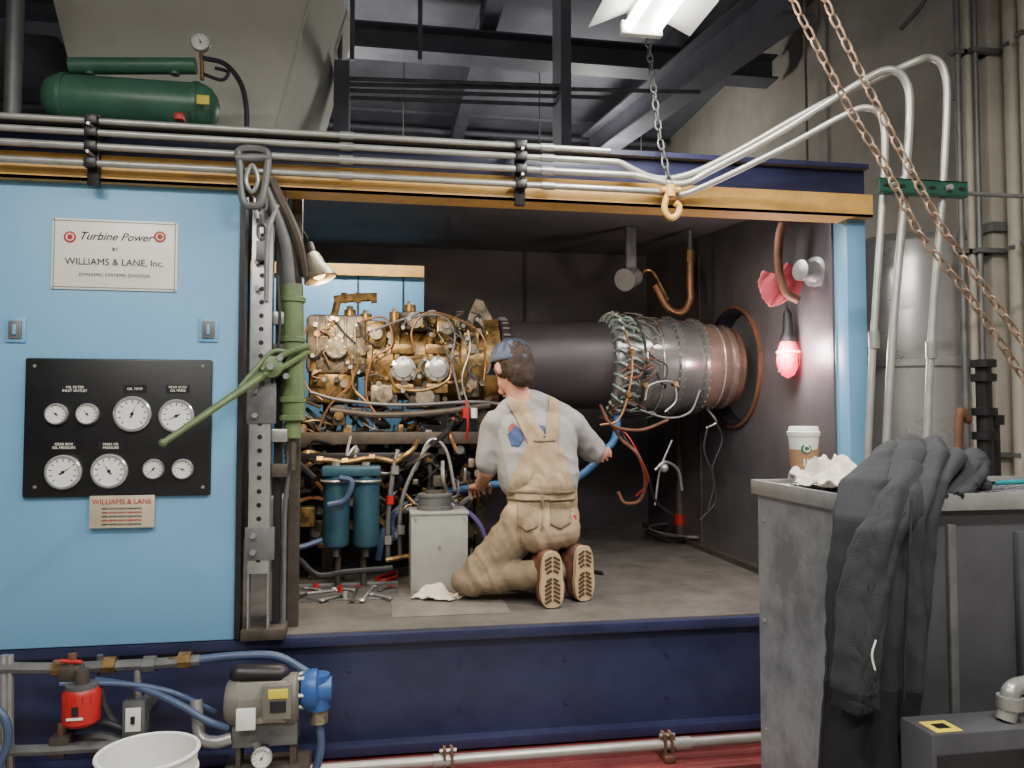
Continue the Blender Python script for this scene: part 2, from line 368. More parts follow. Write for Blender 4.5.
# ---------- left gantry post, lever hoist ----------
b=B('door_jamb_strut')
x0=P(250,400,-.06).x; x1=P(271,400,-.06).x
b.box((x0,-.06,.58),(x0+.005,-.01,2.2),steel); b.box((x1-.005,-.06,.58),(x1,-.01,2.2),steel); b.box((x0,-.065,.8),(x1,-.06,2.15),steel,.001)
z=.85
while z<2.1:
    b.cyl(((x0+x1)/2,-.0655,z),((x0+x1)/2,-.067,z),.009,black,n=12); z+=.05
b.box((x0-.01,-.07,1.35),(x1+.02,-.062,1.5),steeld,.002); b.box((x0-.01,-.07,.85),(x1+.02,-.062,.97),steeld,.002)
for z in (1.38,1.47,.88,.94,1.85,1.95): b.cyl((x0+.02,-.07,z),(x0+.02,-.085,z),.011,steel,n=6)
b.box((x1+.005,.0,.56),(x1+.03,.06,2.25),blackm); b.box((x1+.05,.1,.56),(x1+.09,.14,2.3),grime)
b.box((x0-.02,-.075,.56),(x1+.06,.05,.60),grime,.003)
for z in (1.15,1.28,1.6,1.72): b.box((x1,-.05,z),(x1+.06,-.0,z+.05),random.choice([steel,grime]),.006)
b.tube([(x1+.045,.02,.6),(x1+.045,.02,1.0),(x1+.06,.0,1.2),(x1+.045,.02,1.35)],.009,steeld); b.tube([(x1+.02,-.08,1.9),(x1+.03,-.08,1.7),(x1+.01,-.08,1.5)],.006,dhose)
b.done()
b=B('green_lever_hoist')
b.tube([P(292,285,-.02),P(293,350,-.02),P(294,420,-.02)],.042,green,14,False)
for v in (300,340,400,418): p=P(292.5,v,-.02); b.lathe(p-V((0,0,.012)),(0,0,1),[(0,.042),(.004,.049),(.02,.049),(.024,.042)],green,16)
b.cyl(P(293,420,-.02),P(293,438,-.02),.03,green); b.cyl(P(293,438,-.02),P(293,470,-.02),.012,grime)
hub=P(272,367,-.09)
b.lathe(hub+V((0,-.03,0)),(0,1,0),[(0,.02),(.008,.04),(.05,.042),(.07,.03)],green,20); b.cyl(hub+V((0,-.03,0)),hub+V((0,-.05,0)),.014,steel,n=6)
a=P(163,443,-.35); c=P(262,376,-.11); b.capsule(a,.011,c,.015,green,12); b.sph(a,.014,green)
for du in (0,6): b.tube([P(262,376-du,-.11),P(285,366-du*2,-.1),P(308,352-du,-.06)],.011,green,8)
b.tube([P(240,387,-.14),P(255,370,-.12),P(272,352,-.1),P(290,352,-.06)],.009,green,8)
for u,v in ((280,358),(286,376)): b.cyl(P(u,v,-.12),P(u,v,-.06),.012,steel,n=6)
b.done()
b=B('hoist_shackle_chain')
p=P(250,155,-.13); b.tube([P(240,150,-.14),P(262,150,-.14),P(268,160,-.14),P(262,200,-.14),P(252,206,-.14),P(243,200,-.14),P(240,165,-.14)],.014,steeld,8,True,True)
b.cyl(P(236,158,-.14),P(270,158,-.14),.016,steeld); chain(b,[P(262,196,-.13),P(262,238,-.1)],.045,.008,steeld)
b.tube([P(252,165,-.15),P(258,180,-.15),P(252,192,-.15),P(246,180,-.15)],.008,steel,8,True,True)
b.tube([P(270,178,-.12),P(296,235,-.05),P(304,275,.05)],.019,grime,8); b.tube([P(262,180,-.12),P(284,238,-.06),P(290,285,-.02)],.022,steeld,10)
b.tube([P(278,205,-.1),P(268,235,-.1),P(266,300,-.08)],.009,steel,8); b.box(P(256,240,-.1),P(268,262,-.07),steeld,.004)
b.done()
# ---------- clamp work light (left) ----------
b=B('clamp_work_light')
c=P(316,266,.25); ax=V((.35,-.1,-1)).normalized()
b.lathe(c,ax,[(-.06,.018),(-.05,.03),(0,.042),(.03,.06),(.06,.07),(.062,.066),(.03,.055)],alu,28,False)
b.sph(c+ax*.03,.03,bulbw); b.cyl(c-ax*.05,c-ax*.1,.02,grime); b.tube([c-ax*.1,P(305,235,.2),P(290,215,.1),P(285,195,.1)],.006,dhose)
o=b.done(); light('clamp_lamp','SPOT',c+ax*.08,36,(1,.76,.48),.04,rot=V((.35,.5,-.7)).to_track_quat('-Z','Y').to_euler(),parent=o).data.spot_size=2.4
# ---------- gas turbine ----------
b=B('gas_turbine_engine')
def ex(u,y=AY): return P(u,366,y).x
kx=lambda px:px*.0053
AX=(1,0,0); O=lambda u:V((ex(u),AY,AZ))
def prof(pts): x0=ex(pts[0][0]); return V((x0,AY,AZ)),[(ex(u)-x0,kx(r)) for u,r in pts]
def L(pts,mat,n=48,caps=False): o,p=prof(pts); b.lathe(o,AX,p,mat,n,caps)
L([(494,30),(496,44),(500,46),(503,46),(504,44),(560,44.5),(600,45.5),(603,45.5)],duct)
L([(602,44),(603,50),(607,52),(611,52),(612,47),(630,47),(631,52),(634,53),(637,53),(638,49),(662,50),(663,53),(667,53),(668,50),(676,49.5),(686,48),(688,51.5),(691,51.5),(692,48)],casing)
L([(691,47),(700,46.5),(712,44),(716,43),(718,45),(721,45),(722,42),(727,40)],bronze)
L([(726,39),(729,41),(731,39),(728,37),(716,36)],rust)
for u,r,nb in ((501,47.5,32),(609,50,32),(634,51,40),(665,51,40),(690,49.5,36)):
    b.bolts(O(u),AX,kx(r),nb,.006,.035,steel)
for u,r in ((648,50.2),(708,45.2)): b.torus(O(u),AX,kx(r),.004,chrome,48,6)
# braided hoses and wiring on the front ring
for k in range(26):
    a=2*math.pi*k/26
    def q(u,r,da=0): aa=a+da; return V((ex(u),AY+kx(r)*math.cos(aa),AZ+kx(r)*math.sin(aa)))
    b.tube([q(602,46),q(605,53),q(610,55,.05),q(617,51,.13),q(624,52,.2),q(628,49,.24)],.008,braid,6)
    b.sph(q(610,55.5,.05),.010,chrome,n=10,m=6); b.tube([q(606,50,.1),q(612,53,-.04),q(622,51,-.1)],.006,braid,6)
rnd=random.Random(21)
for k in range(46):
    a=rnd.uniform(0,6.28); u=rnd.uniform(603,640); pts=[]
    for i in range(5):
        pts.append(V((ex(min(648,max(600,u))),AY+kx(54+rnd.random()*2.5)*math.cos(a),AZ+kx(54+rnd.random()*2.5)*math.sin(a)))); a+=rnd.uniform(-.05,.2); u+=rnd.uniform(-12,12)
    b.tube(pts,rnd.choice([.003,.0045,.006]),rnd.choice([dhose,braid,steeld,grime,rust,blackm]),6)
def T(mat,r,pts,n=8): b.tube([P(*p) for p in pts],r,mat,n)
# gearbox / accessory section
L([(365,36),(368,42),(372,42),(373,37),(392,38),(394,42),(398,42),(399,37),(424,37),(426,42),(430,42),(431,38),(455,40),(457,46),(462,46),(463,41),(478,42),(480,47),(490,48),(494,48),(495,40)],brass,40,True)
for u,r,nb in ((370,40,22),(396,40,22),(428,40,22),(460,44,26),(487,46,30)): b.bolts(O(u),AX,kx(r),nb,.006,.03,steel)
b.obox((ex(338),AY-.02,AZ+.08),(kx(56),.36,.30),alu,None,.03)
b.obox((ex(334),AY-.02,AZ-.12),(kx(44),.3,.2),brass,None,.03)
for i in range(5): b.obox((ex(320+i*9),AY-.205,AZ+.1),(.012,.02,.24),alu,None,.004)
for u,v in ((316,325),(358,325),(316,372),(358,372),(337,348)): p=P(u,v,AY-.2); b.cyl(p,p+V((0,-.03,0)),.013,steel,n=6)
b.cyl(P(336,347,AY-.19),P(336,347,AY-.26),.055,alu); b.bolts(P(336,347,AY-.26),(0,1,0),.042,8,.006,.015,steel)
for u,mat in ((403,chrome),(437,chrome)):
    p=P(u,369,AY-.2); b.lathe(p+V((0,.06,0)),(0,-1,0),[(0,.068),(.05,.068),(.055,.062),(.08,.062),(.085,.046),(.1,.044),(.105,.02)],mat,24)
    b.bolts(p+V((0,-.02,0)),(0,1,0),.053,8,.006,.015,steeld)
    b.obox(p+V((0,.02,.10)),(.12,.1,.05),brass,None,.01); b.obox(p+V((0,.02,-.10)),(.11,.1,.05),brass,None,.01)
for u,v,w,h in ((376,335,20,26),(414,322,26,18),(446,330,20,24),(384,395,26,20),(424,398,30,22),(470,350,16,34),(470,385,16,26)):
    p=P(u,v,AY-.15); b.obox(p,(kx(w),.12,kx(h)),random.choice([brass,alu,grime]),None,.015)
    b.cyl(p+V((0,-.06,0)),p+V((0,-.09,0)),kx(w)*.3,alu); 
for u,v in ((395,316),(432,318),(410,309),(366,318),(350,314)):
    p=P(u,v,AY-.05); b.cyl(p+V((0,0,-.06)),p+V((0,0,.02)),.03,brass); b.cyl(p+V((0,0,.02)),p+V((0,0,.04)),.02,steel,n=6)
b.prism([P(464,336,AY-.1),P(470,312,AY-.1),P(476,299,AY-.1),P(483,301,AY-.1),P(492,318,AY-.1),P(494,336,AY-.1),P(487,336,AY-.1),P(480,312,AY-.1),P(474,318,AY-.1),P(471,336,AY-.1)],V((0,.03,0)),alu)
T(brass,.022,[(334,300,1),(352,298,1),(372,297,1)]); T(brass,.018,[(338,300,1),(334,315,1),(325,335,.98),(318,352,.95),(312,372,.93)])
for u in (344,358,374): p=P(u,298,1); b.cyl(p+V((-.015,0,0)),p+V((.015,0,0)),.029,brass,n=6)
y=AY-.24
T(copper,.006,[(320,330,y),(345,345,y),(352,380,y),(330,405,y),(318,430,y)]); T(copper,.006,[(356,322,y),(385,318,y),(392,345,y),(372,360,y),(366,395,y),(380,420,y)])
T(steeld,.006,[(375,330,y),(408,318,y),(442,316,y),(455,335,y),(452,360,y),(460,400,y)]); T(brass,.007,[(388,372,y),(398,388,y),(425,390,y),(448,380,y),(452,362,y)])
T(copper,.005,[(415,352,y),(412,330,y),(430,312,y),(470,325,y),(486,345,y),(484,380,y)]); T(steel,.005,[(470,410,y),(462,380,y),(470,350,y),(468,330,y)])
T(steeld,.009,[(310,392,y),(340,400,y),(400,405,y),(470,402,y),(500,404,y)]); T(grime,.016,[(330,410,y),(380,415,y),(440,412,y),(490,405,y)])
T(brass,.009,[(366,402,y),(352,385,y),(360,360,y)]); T(copper,.005,[(308,325,y),(300,350,y),(306,385,y),(322,400,y)])
rnd=random.Random(3)
for i in range(40):
    u=rnd.uniform(305,485); v=rnd.uniform(318,400); yy=AY-.2-rnd.random()*.04; pts=[(u,v,yy)]
    for k in range(2): u+=rnd.uniform(-14,14); v+=rnd.uniform(-12,14); pts.append((min(492,max(306,u)),min(425,max(312,v)),yy-rnd.random()*.03))
    T(rnd.choice([brass,copper,steeld,grime,grime,dhose]),rnd.choice([.004,.005,.007]),pts,6)
    p=P(*pts[0]); b.cyl(p,p+V((0,-.02,0)),.011,rnd.choice([brass,steel]),n=6)
for i in range(90):
    u=rnd.uniform(310,490); v=rnd.uniform(320,405); p=P(u,v,AY-.18); r=rnd.uniform(.006,.02)
    b.cyl(p,p+V((0,-rnd.uniform(.02,.05),0)),r,rnd.choice([brass,brass,alu,grime,grime]),n=rnd.choice([6,16]))
# tubing on the turbine section
y=AY-.31
T(copper,.006,[(625,330,y),(632,360,y),(628,395,y),(618,420,y),(600,425,y)]); T(steeld,.006,[(640,410,y),(668,418,y),(690,412,y),(700,390,y)])
T(rust,.008,[(600,405,y),(612,425,y),(640,430,y),(668,420,y)])
T(steel,.005,[(645,400,y),(650,385,y),(672,382,y),(676,400,y),(665,412,y)])
for u,v in ((632,352),(628,395),(645,385),(675,384)): p=P(u,v,y); b.cyl(p+V((0,.03,0)),p+V((0,-.02,0)),.014,brass,n=6)
for u in (330,480):
    x=ex(u); b.box((x-.03,AY-.06,FZ),(x+.03,AY+.06,AZ-.2),grime,.004); b.box((x-.09,AY-.12,FZ),(x+.09,AY+.12,FZ+.02),grime,.003)
b.box((ex(300),AY-.25,1.24),(ex(492),AY+.2,1.30),grime,.005); b.box((ex(300),AY-.28,1.15),(ex(420),AY-.22,1.2),blackm,.005)
b.done()
# ---------- oil system under the engine ----------
b=B('oil_filter_housings'); Y=.75
for u in (336,366):
    p=P(u,548,Y); t=P(u,478,Y); p.z=max(p.z,FZ+.05)
    b.lathe(p,(0,0,1),[(0,.03),(.012,.055),(.03,.062),(t.z-p.z-.03,.062),(t.z-p.z-.02,.07),(t.z-p.z,.07)],teal,28)
    b.cyl(t,t+V((0,0,.05)),.045,teal); b.cyl(p+V((0,0,-.04)),p,.014,steeld,n=6); b.cyl(t+V((0,0,.05)),t+V((0,0,.075)),.02,steel,n=6)
    b.torus(t-V((0,0,.012)),(0,0,1),.07,.006,steel,28,6)
a=P(322,476,Y);c=P(381,470,Y); b.obox((a+c)/2+V((0,0,.01)),((c-a).length,.1,.05),teal,None,.012)
b.tube([P(340,478,Y-.08),P(352,482,Y-.1),P(345,500,Y-.1),P(328,505,Y-.1)],.014,bhose)
for s_ in (-.06,.06): b.tube([P(351,480,Y)+V((s_,.06,0)),(P(351,480,Y).x+s_,Y+.06,FZ)],.014,grime,8,False)
b.done()
b=B('terminal_box'); a=P(411,513,.55); c=P(468,578,.55); zb=FZ
b.box((a.x,.55,zb),(c.x,.78,a.z),boxg,.006); b.box((a.x-.004,.545,a.z-.012),(c.x+.004,.785,a.z+.002),boxg,.003)
m=P(435,511,.66); b.lathe((m.x,.66,a.z),(0,0,1),[(0,.085),(.02,.085),(.022,.078),(.06,.078),(.065,.083),(.075,.083),(.08,.07),(.08,.04)],steeld,28); b.cyl((m.x,.66,a.z+.08),(m.x,.66,a.z+.09),.05,grime)
for x in (a.x+.02,c.x-.02):
    for z in (zb+.03,a.z-.03): b.cyl((x,.55,z),(x,.545,z),.006,steel,n=8)
b.cyl(((a.x+c.x)/2,.55,zb+.22),((a.x+c.x)/2,.543,zb+.22),.008,steel,n=8)
b.done()
b=B('oil_piping_assembly'); Y=.95
rnd=random.Random(11)
def TT(mat,r,pts,n=8): b.tube([P(*p) for p in pts],r,mat,n)
TT(brass,.014,[(300,470,.85),(320,460,.85),(345,462,.85),(372,458,.85),(395,462,.85)]); TT(brass,.012,[(395,462,.8),(412,450,.8),(418,440,.85)])
for u,v in ((320,460),(345,462),(372,458),(398,458)): p=P(u,v,.85); b.cyl(p+V((-.014,0,0)),p+V((.014,0,0)),.022,brass,n=6)
TT(steeld,.012,[(388,560,.8),(388,520,.8),(392,480,.8),(398,450,.85)]); TT(brass,.012,[(386,560,.78),(410,556,.8),(420,556,.8)]); TT(steeld,.01,[(400,560,.82),(402,500,.82),(425,450,.85),(440,445,.9)])
for u,v in ((388,540),(390,500),(401,530),(395,470)): p=P(u,v,.8); b.cyl(p-V((0,0,.02)),p+V((0,0,.02)),.02,rnd.choice([brass,steel,redp]),n=8)
TT(bhose,.018,[(378,560,.95),(384,530,.95),(400,508,1.0),(420,500,1.0)]); TT(bhose,.016,[(395,540,.95),(392,520,.95),(405,510,.95),(440,512,1.0)])
TT(M('blue_air_hose',(66,112,162),.4),.019,[(448,492,1.0),(470,488,1.0),(500,484,1.0),(540,485,.98),(572,480,.95),(592,466,.93),(605,451,.9),(614,440,.92),(617,425,1.0),(617,410,1.05)],12)
TT(bhose,.013,[(285,545,.7),(300,547,.7),(322,540,.75)]); TT(M('purple_hose',(84,70,130),.5),.012,[(455,506,.9),(468,512,.85),(480,525,.82),(486,540,.8)])
TT(dhose,.013,[(300,560,.6),(318,575,.5),(345,572,.55),(392,568,.6)]); TT(steeld,.012,[(420,440,1),(430,470,1),(428,500,1),(425,540,1)])
for i in range(130):
    u=rnd.uniform(288,474); v=rnd.uniform(405,505); yy=rnd.uniform(.88,1.2); pts=[(u,v,yy)]
    for k in range(3): u+=rnd.uniform(-22,22); v+=rnd.uniform(-10,22); pts.append((max(285,min(480,u)),min(545,v),yy+rnd.uniform(-.06,.06)))
    TT(rnd.choice([grime,grime,grime,dhose,blackm,brass,brass,steeld,steel,copper]),rnd.choice([.005,.007,.01,.014]),pts,6)
for i in range(100):
    u=rnd.uniform(290,478); v=rnd.uniform(405,545); p=P(u,v,rnd.uniform(.92,1.2)); w=rnd.uniform(.025,.075)
    b.obox(p,(w,w,w*rnd.uniform(.7,1.6)),rnd.choice([grime,grime,blackm,steeld,steeld,alu,brass]),None,.008)
    if i%2: b.cyl(p+V((0,-w/2,0)),p+V((0,-w/2-.02,0)),w*.35,rnd.choice([steel,brass,grime]),n=12)
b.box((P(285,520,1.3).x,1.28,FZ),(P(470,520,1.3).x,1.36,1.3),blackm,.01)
TT(steel,.008,[(415,470,.85),(430,440,.85),(446,450,.85),(455,490,.85)]); TT(redp,.006,[(466,400,.8),(468,425,.8),(466,440,.85)])
for u in (466,474): p=P(u,414,.82); b.cyl(p-V((0,0,.02)),p+V((0,0,.03)),.017,[redp,white][u>470])
b.done()
b=B('lower_side_duct'); b.box((P(268,520,.12).x,.12,FZ),(P(288,520,.12).x,.3,P(270,498,.12).z),boxg,.006); b.cyl(P(278,560,.12),P(278,560,.11),.02,steeld); b.done()
# cables right side under the turbine
b=B('ignition_cables')
rnd=random.Random(5)
TT(rust,.009,[(612,425,.85),(622,440,.85),(638,455,.8),(645,480,.85),(640,500,.9),(625,503,.9),(618,492,.9)])
TT(redp,.004,[(616,428,.85),(628,436,.82),(642,462,.8),(648,482,.85),(636,496,.9)]); TT(dhose,.007,[(620,430,.86),(630,446,.84),(646,470,.85),(655,500,1.0),(672,515,1.1)])
TT(steel,.006,[(700,400,1.1),(708,410,1.1),(716,422,1.1),(706,428,1.1)]); TT(dhose,.007,[(708,425,1.1),(704,450,1.1),(714,480,1.1),(708,510,1.1)])
TT(dhose,.006,[(715,420,1.1),(722,440,1.1),(712,470,1.1),(716,500,1.1),(700,520,1.1)])
c=V((P(690,530,1.9).x,1.95,FZ+.012))
for k in range(6): b.torus(c+V((rnd.uniform(-.03,.03),rnd.uniform(-.03,.03),.01*k)),(rnd.uniform(-.05,.05),rnd.uniform(-.05,.05),1),.2+.014*k,.009,[dhose,steeld][k%2],30,6)
xs_=P(679,430,1.95).x; p=V((xs_,1.95,FZ)); b.cyl(p,p+V((0,0,.02)),.08,blackm); b.cyl(p+V((0,0,.1)),p+V((0,0,.17)),.035,redp); b.tube([p,(xs_,1.95,1.5)],.028,grime,12,False); b.tube([(xs_,1.95,1.5),(xs_,1.3,1.5)],.024,grime,12,False)
TT(steel,.008,[(655,470,1.1),(665,462,1.1),(678,470,1.15),(682,490,1.2)]); b.sph(P(664,468,1.1),.025,steel)
TT(steel,.006,[(655,505,1.2),(660,470,1.2),(672,440,1.2)])
b.done()
# ---------- ceiling-hung bits ----------
b=B('ceiling_spot_lamp'); p=P(630,278,1.3); ax=V((-.6,-.5,-.25)).normalized()
b.lathe(p-ax*.06,ax,[(0,.03),(.01,.055),(.1,.062),(.11,.066),(.125,.066)],chrome,28,True); b.box((p.x-.02,1.3,p.z+.04),(p.x+.04,1.33,2.49),steeld,.003)
b.tube([p+V((.05,0,0)),p+V((.1,0,.05)),P(655,275,1.3),P(668,300,1.3)],.008,brass)
b.done()
b=B('breather_pipe'); b.tube([P(690,250,1.3),P(690,285,1.3),P(690,300,1.3),P(682,312,1.3),P(668,308,1.3),P(655,285,1.3)],.02,copper,12); b.cyl(P(690,250,1.3),P(690,262,1.3),.027,brass,n=6)
b.tube([P(690,252,1.3),(P(690,252,1.3).x,1.3,2.48)],.014,steeld,8,False); b.done()
b=B('wall_lamp_socket'); p=PX(816,272,XW-.005); b.lathe(p,(-1,-.3,0),[(0,.07),(.012,.07),(.02,.05),(.06,.035),(.07,.045),(.1,.048),(.105,.03)],steel,24); b.done()
b=B('hanging_red_trouble_lamp')
Y=.42; c=P(788,358,Y); k=S(c)
b.lathe(P(788,378,Y),(0,0,1),[(0,.004),(3*k,6*k),(10*k,9.5*k),(22*k,9.5*k),(31*k,8*k),(37*k,6*k)],redglow,24)
for i in range(8):
    a=i*math.pi/4; b.tube([P(788,377,Y),c+V((10.5*k*math.cos(a),10.5*k*math.sin(a),-8*k)),c+V((10.5*k*math.cos(a),10.5*k*math.sin(a),6*k)),P(788,341,Y)+V((7*k*math.cos(a),7*k*math.sin(a),0))],.002,redp,6)
b.torus(P(788,352,Y),(0,0,1),10.8*k,.005,pinkglow,24,6)
b.lathe(P(788,342,Y),(0,0,1),[(0,8*k),(5*k,8*k),(8*k,6*k),(12*k,5*k),(28*k,4.5*k),(32*k,2.5*k)],black,20)
b.tube([P(788,312,Y),P(784,295,Y),P(778,270,Y),P(780,235,Y),P(783,215,.3)],.006,dhose); b.tube([P(783,222,.28),P(779,240,.31),P(779,270,.33),P(786,292,.33),P(798,300,.33)],.02,rust,10)
b.tube([P(783,222,.3),(P(783,222,.3).x,.3,2.41)],.008,rust,8,False)
b.tube([P(778,372,Y),P(806,360,.42),P(808,400,.45)],.004,dhose,6)
o=b.done(); light('trouble_lamp_bulb','POINT',P(788,352,Y)+V((-.07,-.06,0)),18,(1,.82,.82),.05,parent=o)
# ---------- rags ----------
def rag(name,c,w,d,h,mat,seed=0,f=2.3):
    b=B(name); n=64; vs={};fs=[];L_=[]
    for i in range(n+1):
        for j in range(n+1):
            x=(i/n-.5)*2;y=(j/n-.5)*2; r=math.hypot(x,y); a=math.atan2(y,x)
            lim=.85+.32*noise.noise(V((math.cos(a)*2+seed,math.sin(a)*2,seed)))
            if r>lim: continue
            z=.35+.7*noise.noise(V((x*f+seed,y*f,seed*1.7)))+.45*(.3-abs(noise.noise(V((x*f*1.6+seed+y,y*f*1.6,3+seed)))))
            z=max(0,z)*h*1.6*(1-.8*(r/lim)**3)
            p=V((x*w/2,y*d/2,z+.004))
            vs[(i,j)]=len(L_); L_.append(V(c)+p)
    for i in range(n):
        for j in range(n):
            q=[(i,j),(i+1,j),(i+1,j+1),(i,j+1)]
            if all(k in vs for k in q): fs.append(tuple(vs[k] for k in q))
    b.add(L_,fs,mat); return b.done(None,ang=90,solid=.004)
rag('shop_rag',PZ(440,598,FZ),.29,.22,.06,ragm,2)
# pink cloth hung on the bracket: flat torn sheet with a few folds
b=B('pink_shop_rag'); out=[(757,282),(762,270),(776,274),(786,262),(796,268),(803,284),(799,296),(788,300),(778,306),(768,308),(760,298)]
n=46; vs={};fs=[];L_=[]
def inpoly(x,z,pl):
    r=False; m=len(pl)
    for i in range(m):
        x1,z1=pl[i]; x2,z2=pl[i-1]
        if (z1>z)!=(z2>z) and x<(x2-x1)*(z-z1)/(z2-z1)+x1: r=not r
    return r
for i in range(n+1):
    for j in range(n+1):
        u=755+50*i/n; v=260+50*j/n
        if inpoly(u,v,out): vs[(i,j)]=len(L_); L_.append(P(u,v,.37)+V((0,-.025*(.3-abs(noise.noise(V((u*.06,v*.02,1)))))-.012*noise.noise(V((u*.1+v*.08,v*.05,3))),0)))
for i in range(n):
    for j in range(n):
        q=[(i,j),(i+1,j),(i+1,j+1),(i,j+1)]
        if all(k in vs for k in q): fs.append(tuple(vs[k] for k in q))
b.add(L_,fs,pink); b.done(None,90,.003)
# ---------- tools ----------
b=B('wrench_tray'); a=PZ(290,603,FZ); c=PZ(398,584,FZ)
b.box((a.x,a.y,FZ),(c.x,c.y-.0,FZ+.006),steeld,.002); b.box((a.x,a.y,FZ),(a.x+.004,c.y,FZ+.016),steel); b.box((a.x,c.y-.004,FZ),(c.x,c.y,FZ+.016),steel)
for i,(u,v,du,dv) in enumerate(((302,594,34,-4),(322,600,24,-6),(352,600,6,-14),(362,600,12,-14),(372,594,18,4),(296,598,14,-6),(334,588,20,2),(306,588,14,2),(380,590,12,-4))):
    p=PZ(u,v,FZ+.014); q=PZ(u+du,v+dv,FZ+.014); m=[chrome,steel,grime][i%3]; b.capsule(p,.006,q,.006,m,8); b.torus(p,(0,0,1),.012,.004,m,14,6); b.torus(q,(0,0,1),.010,.004,[chrome,steeld,redp][i%3],14,6)
for u,v in ((345,598),(340,592),(316,590)): p=PZ(u,v,FZ+.006); b.cyl(p,p+V((0,0,.03)),.012,[chrome,redp,steeld][u%3],n=12)
b.done()
b=B('red_handled_pliers'); p=PZ(374,580,FZ+.012)
b.tube([p,PZ(384,575,FZ+.014),PZ(396,572,FZ+.014)],.008,redp); b.tube([p,PZ(386,580,FZ+.014),PZ(397,576,FZ+.014)],.008,redp); b.capsule(p,.009,PZ(366,583,FZ+.012),.005,steeld,8); b.done()
b=B('hand_ratchet'); b.capsule(PZ(590,571,FZ+.012),.01,PZ(602,573,FZ+.012),.01,black,10); b.capsule(PZ(578,569,FZ+.012),.006,PZ(590,571,FZ+.012),.006,chrome,8); b.done()
b=B('floor_access_plate'); a=PZ(392,618,FZ); c=PZ(492,585,FZ); b.box((a.x,a.y,FZ),(c.x,c.y,FZ+.004),M('deck_plate_worn',(134,128,120),.5,.25,.1,8,rgb2=(100,94,88)),.002); b.done()
# ---------- lower left: pump and plumbing ----------
b=B('electric_pump_motor'); Y=-.25
c=P(262,702,Y); e=P(300,702,Y); k=S(c); s0=P(226,702,Y)
L1=(e.x-s0.x); b.lathe(s0,(1,0,0),[(0,14*k),(.004,20*k),(.02,23*k),(.05,24*k),(.052,23*k),(L1-.06,23*k),(L1-.05,25*k),(L1-.01,25*k),(L1,20*k)],M('motor_grey',(116,112,104),.45,.3),32)
b.capsule(P(240,674,Y),10*k,P(280,674,Y),10*k,blackm,16); b.box(P(236,684,Y-.07),P(286,722,Y-.065),M('motor_plate',(150,148,140),.4,.3),.002)
b.box(P(262,686,Y-.1),P(292,716,Y-.07),M('motor_jb',(122,118,110),.45,.3),.004); b.box(P(236,710,Y-.09),P(256,728,Y-.072),white,.001)
b.box(P(268,690,Y-.104),P(288,698,Y-.1),label_y,.001); b.box(P(270,702,Y-.104),P(286,712,Y-.1),blackm,.001)
pb=M('pump_blue',(46,84,146),.4,.1)
b.lathe(P(302,690,Y),(1,0,0),[(0,16*k),(.02,20*k),(.05,20*k),(.06,14*k),(.1,12*k)],pb,24)
b.cyl(P(318,674,Y),P(318,708,Y),12*k,pb); b.cyl(P(319,700,Y),P(319,722,Y),9*k,alu); b.bolts(P(306,690,Y),(1,0,0),16*k,6,.008,.05,steel)
b.box(P(232,726,Y-.05),P(300,733,Y+.05),steeld,.003); b.box(P(236,733,Y-.04),P(244,765,Y+.04),grime); b.box(P(290,733,Y-.04),P(298,765,Y+.04),grime)
b.box(V((P(225,765,Y).x,Y-.08,0)),V((P(310,765,Y).x,Y+.08,P(230,764,Y).z)),grime,.01)
b.done()
b=B('coolant_hose_plumbing'); Y=-.2
TT(steeld,.019,[(-60,672,Y),(0,668,Y),(60,668,Y),(150,664,Y),(200,660,Y)]); TT(brass,.017,[(150,664,Y),(170,662,Y),(188,660,Y)])
TT(bhose,.015,[(196,660,Y),(235,656,Y),(275,656,Y),(300,668,Y),(318,680,Y-.02)],12)
TT(bhose,.012,[(96,680,Y),(140,688,Y-.05),(180,705,Y-.1),(205,720,Y-.12),(228,728,Y-.1)],12); TT(bhose,.010,[(60,684,Y-.05),(120,684,Y-.05),(170,692,Y-.05),(215,712,Y)],10)
TT(dhose,.012,[(60,735,Y),(100,722,Y-.02),(150,738,Y-.02),(190,735,Y)],10); TT(steeld,.011,[(100,655,Y+.05),(102,700,Y+.05),(120,730,Y+.05)])
TT(steel,.02,[(196,700,Y-.05),(200,735,Y-.08),(215,742,Y-.1),(232,738,Y-.1)],12); TT(steeld,.018,[(-60,752,Y-.05),(40,750,Y-.05),(90,747,Y-.05),(150,745,Y-.05)]); TT(steeld,.018,[(70,740,Y),(100,736,Y),(130,745,Y)])
TT(bhose,.013,[(-40,690,Y-.1),(0,712,Y-.15),(8,740,Y-.15),(-2,768,Y-.15),(-10,800,Y-.15)],12); TT(steel,.012,[(10,655,Y),(10,720,Y),(12,800,Y)]); TT(steel,.012,[(4,655,Y),(4,720,Y),(2,800,Y)])
TT(bhose,.014,[(319,722,-.25),(321,745,-.25),(316,768,-.25),(300,800,-.25)],12); TT(steel,.012,[(255,742,-.3),(258,750,-.3),(258,760,-.3)])
for u,v in ((60,668),(110,665),(185,660),(150,664),(60,750),(100,747)):
    p=P(u,v,Y); b.cyl(p+V((-.02,0,0)),p+V((.02,0,0)),.028,random.choice([brass,steeld,grime]),n=8)
for u,v in ((72,672),(62,742)): p=P(u,v,Y-.03); b.obox(p,(.07,.06,.05),grime,None,.012); b.cyl(p,p+V((0,0,.06)),.014,rust)
b.tube([P(60,661,Y-.04),P(82,662,Y-.04)],.007,redp)
b.done()
b=B('pressure_gauge'); p=P(262,757,-.38); gauge(b,p,9.5*S(p),1.); b.cyl(p,p+V((0,.06,0)),.02,blackm); b.tube([p+V((0,.03,0)),p+V((0,.03,-.07)),p+V((0,.05,-.12)),(p.x,p.y+.08,0.)],.01,brass); b.done()
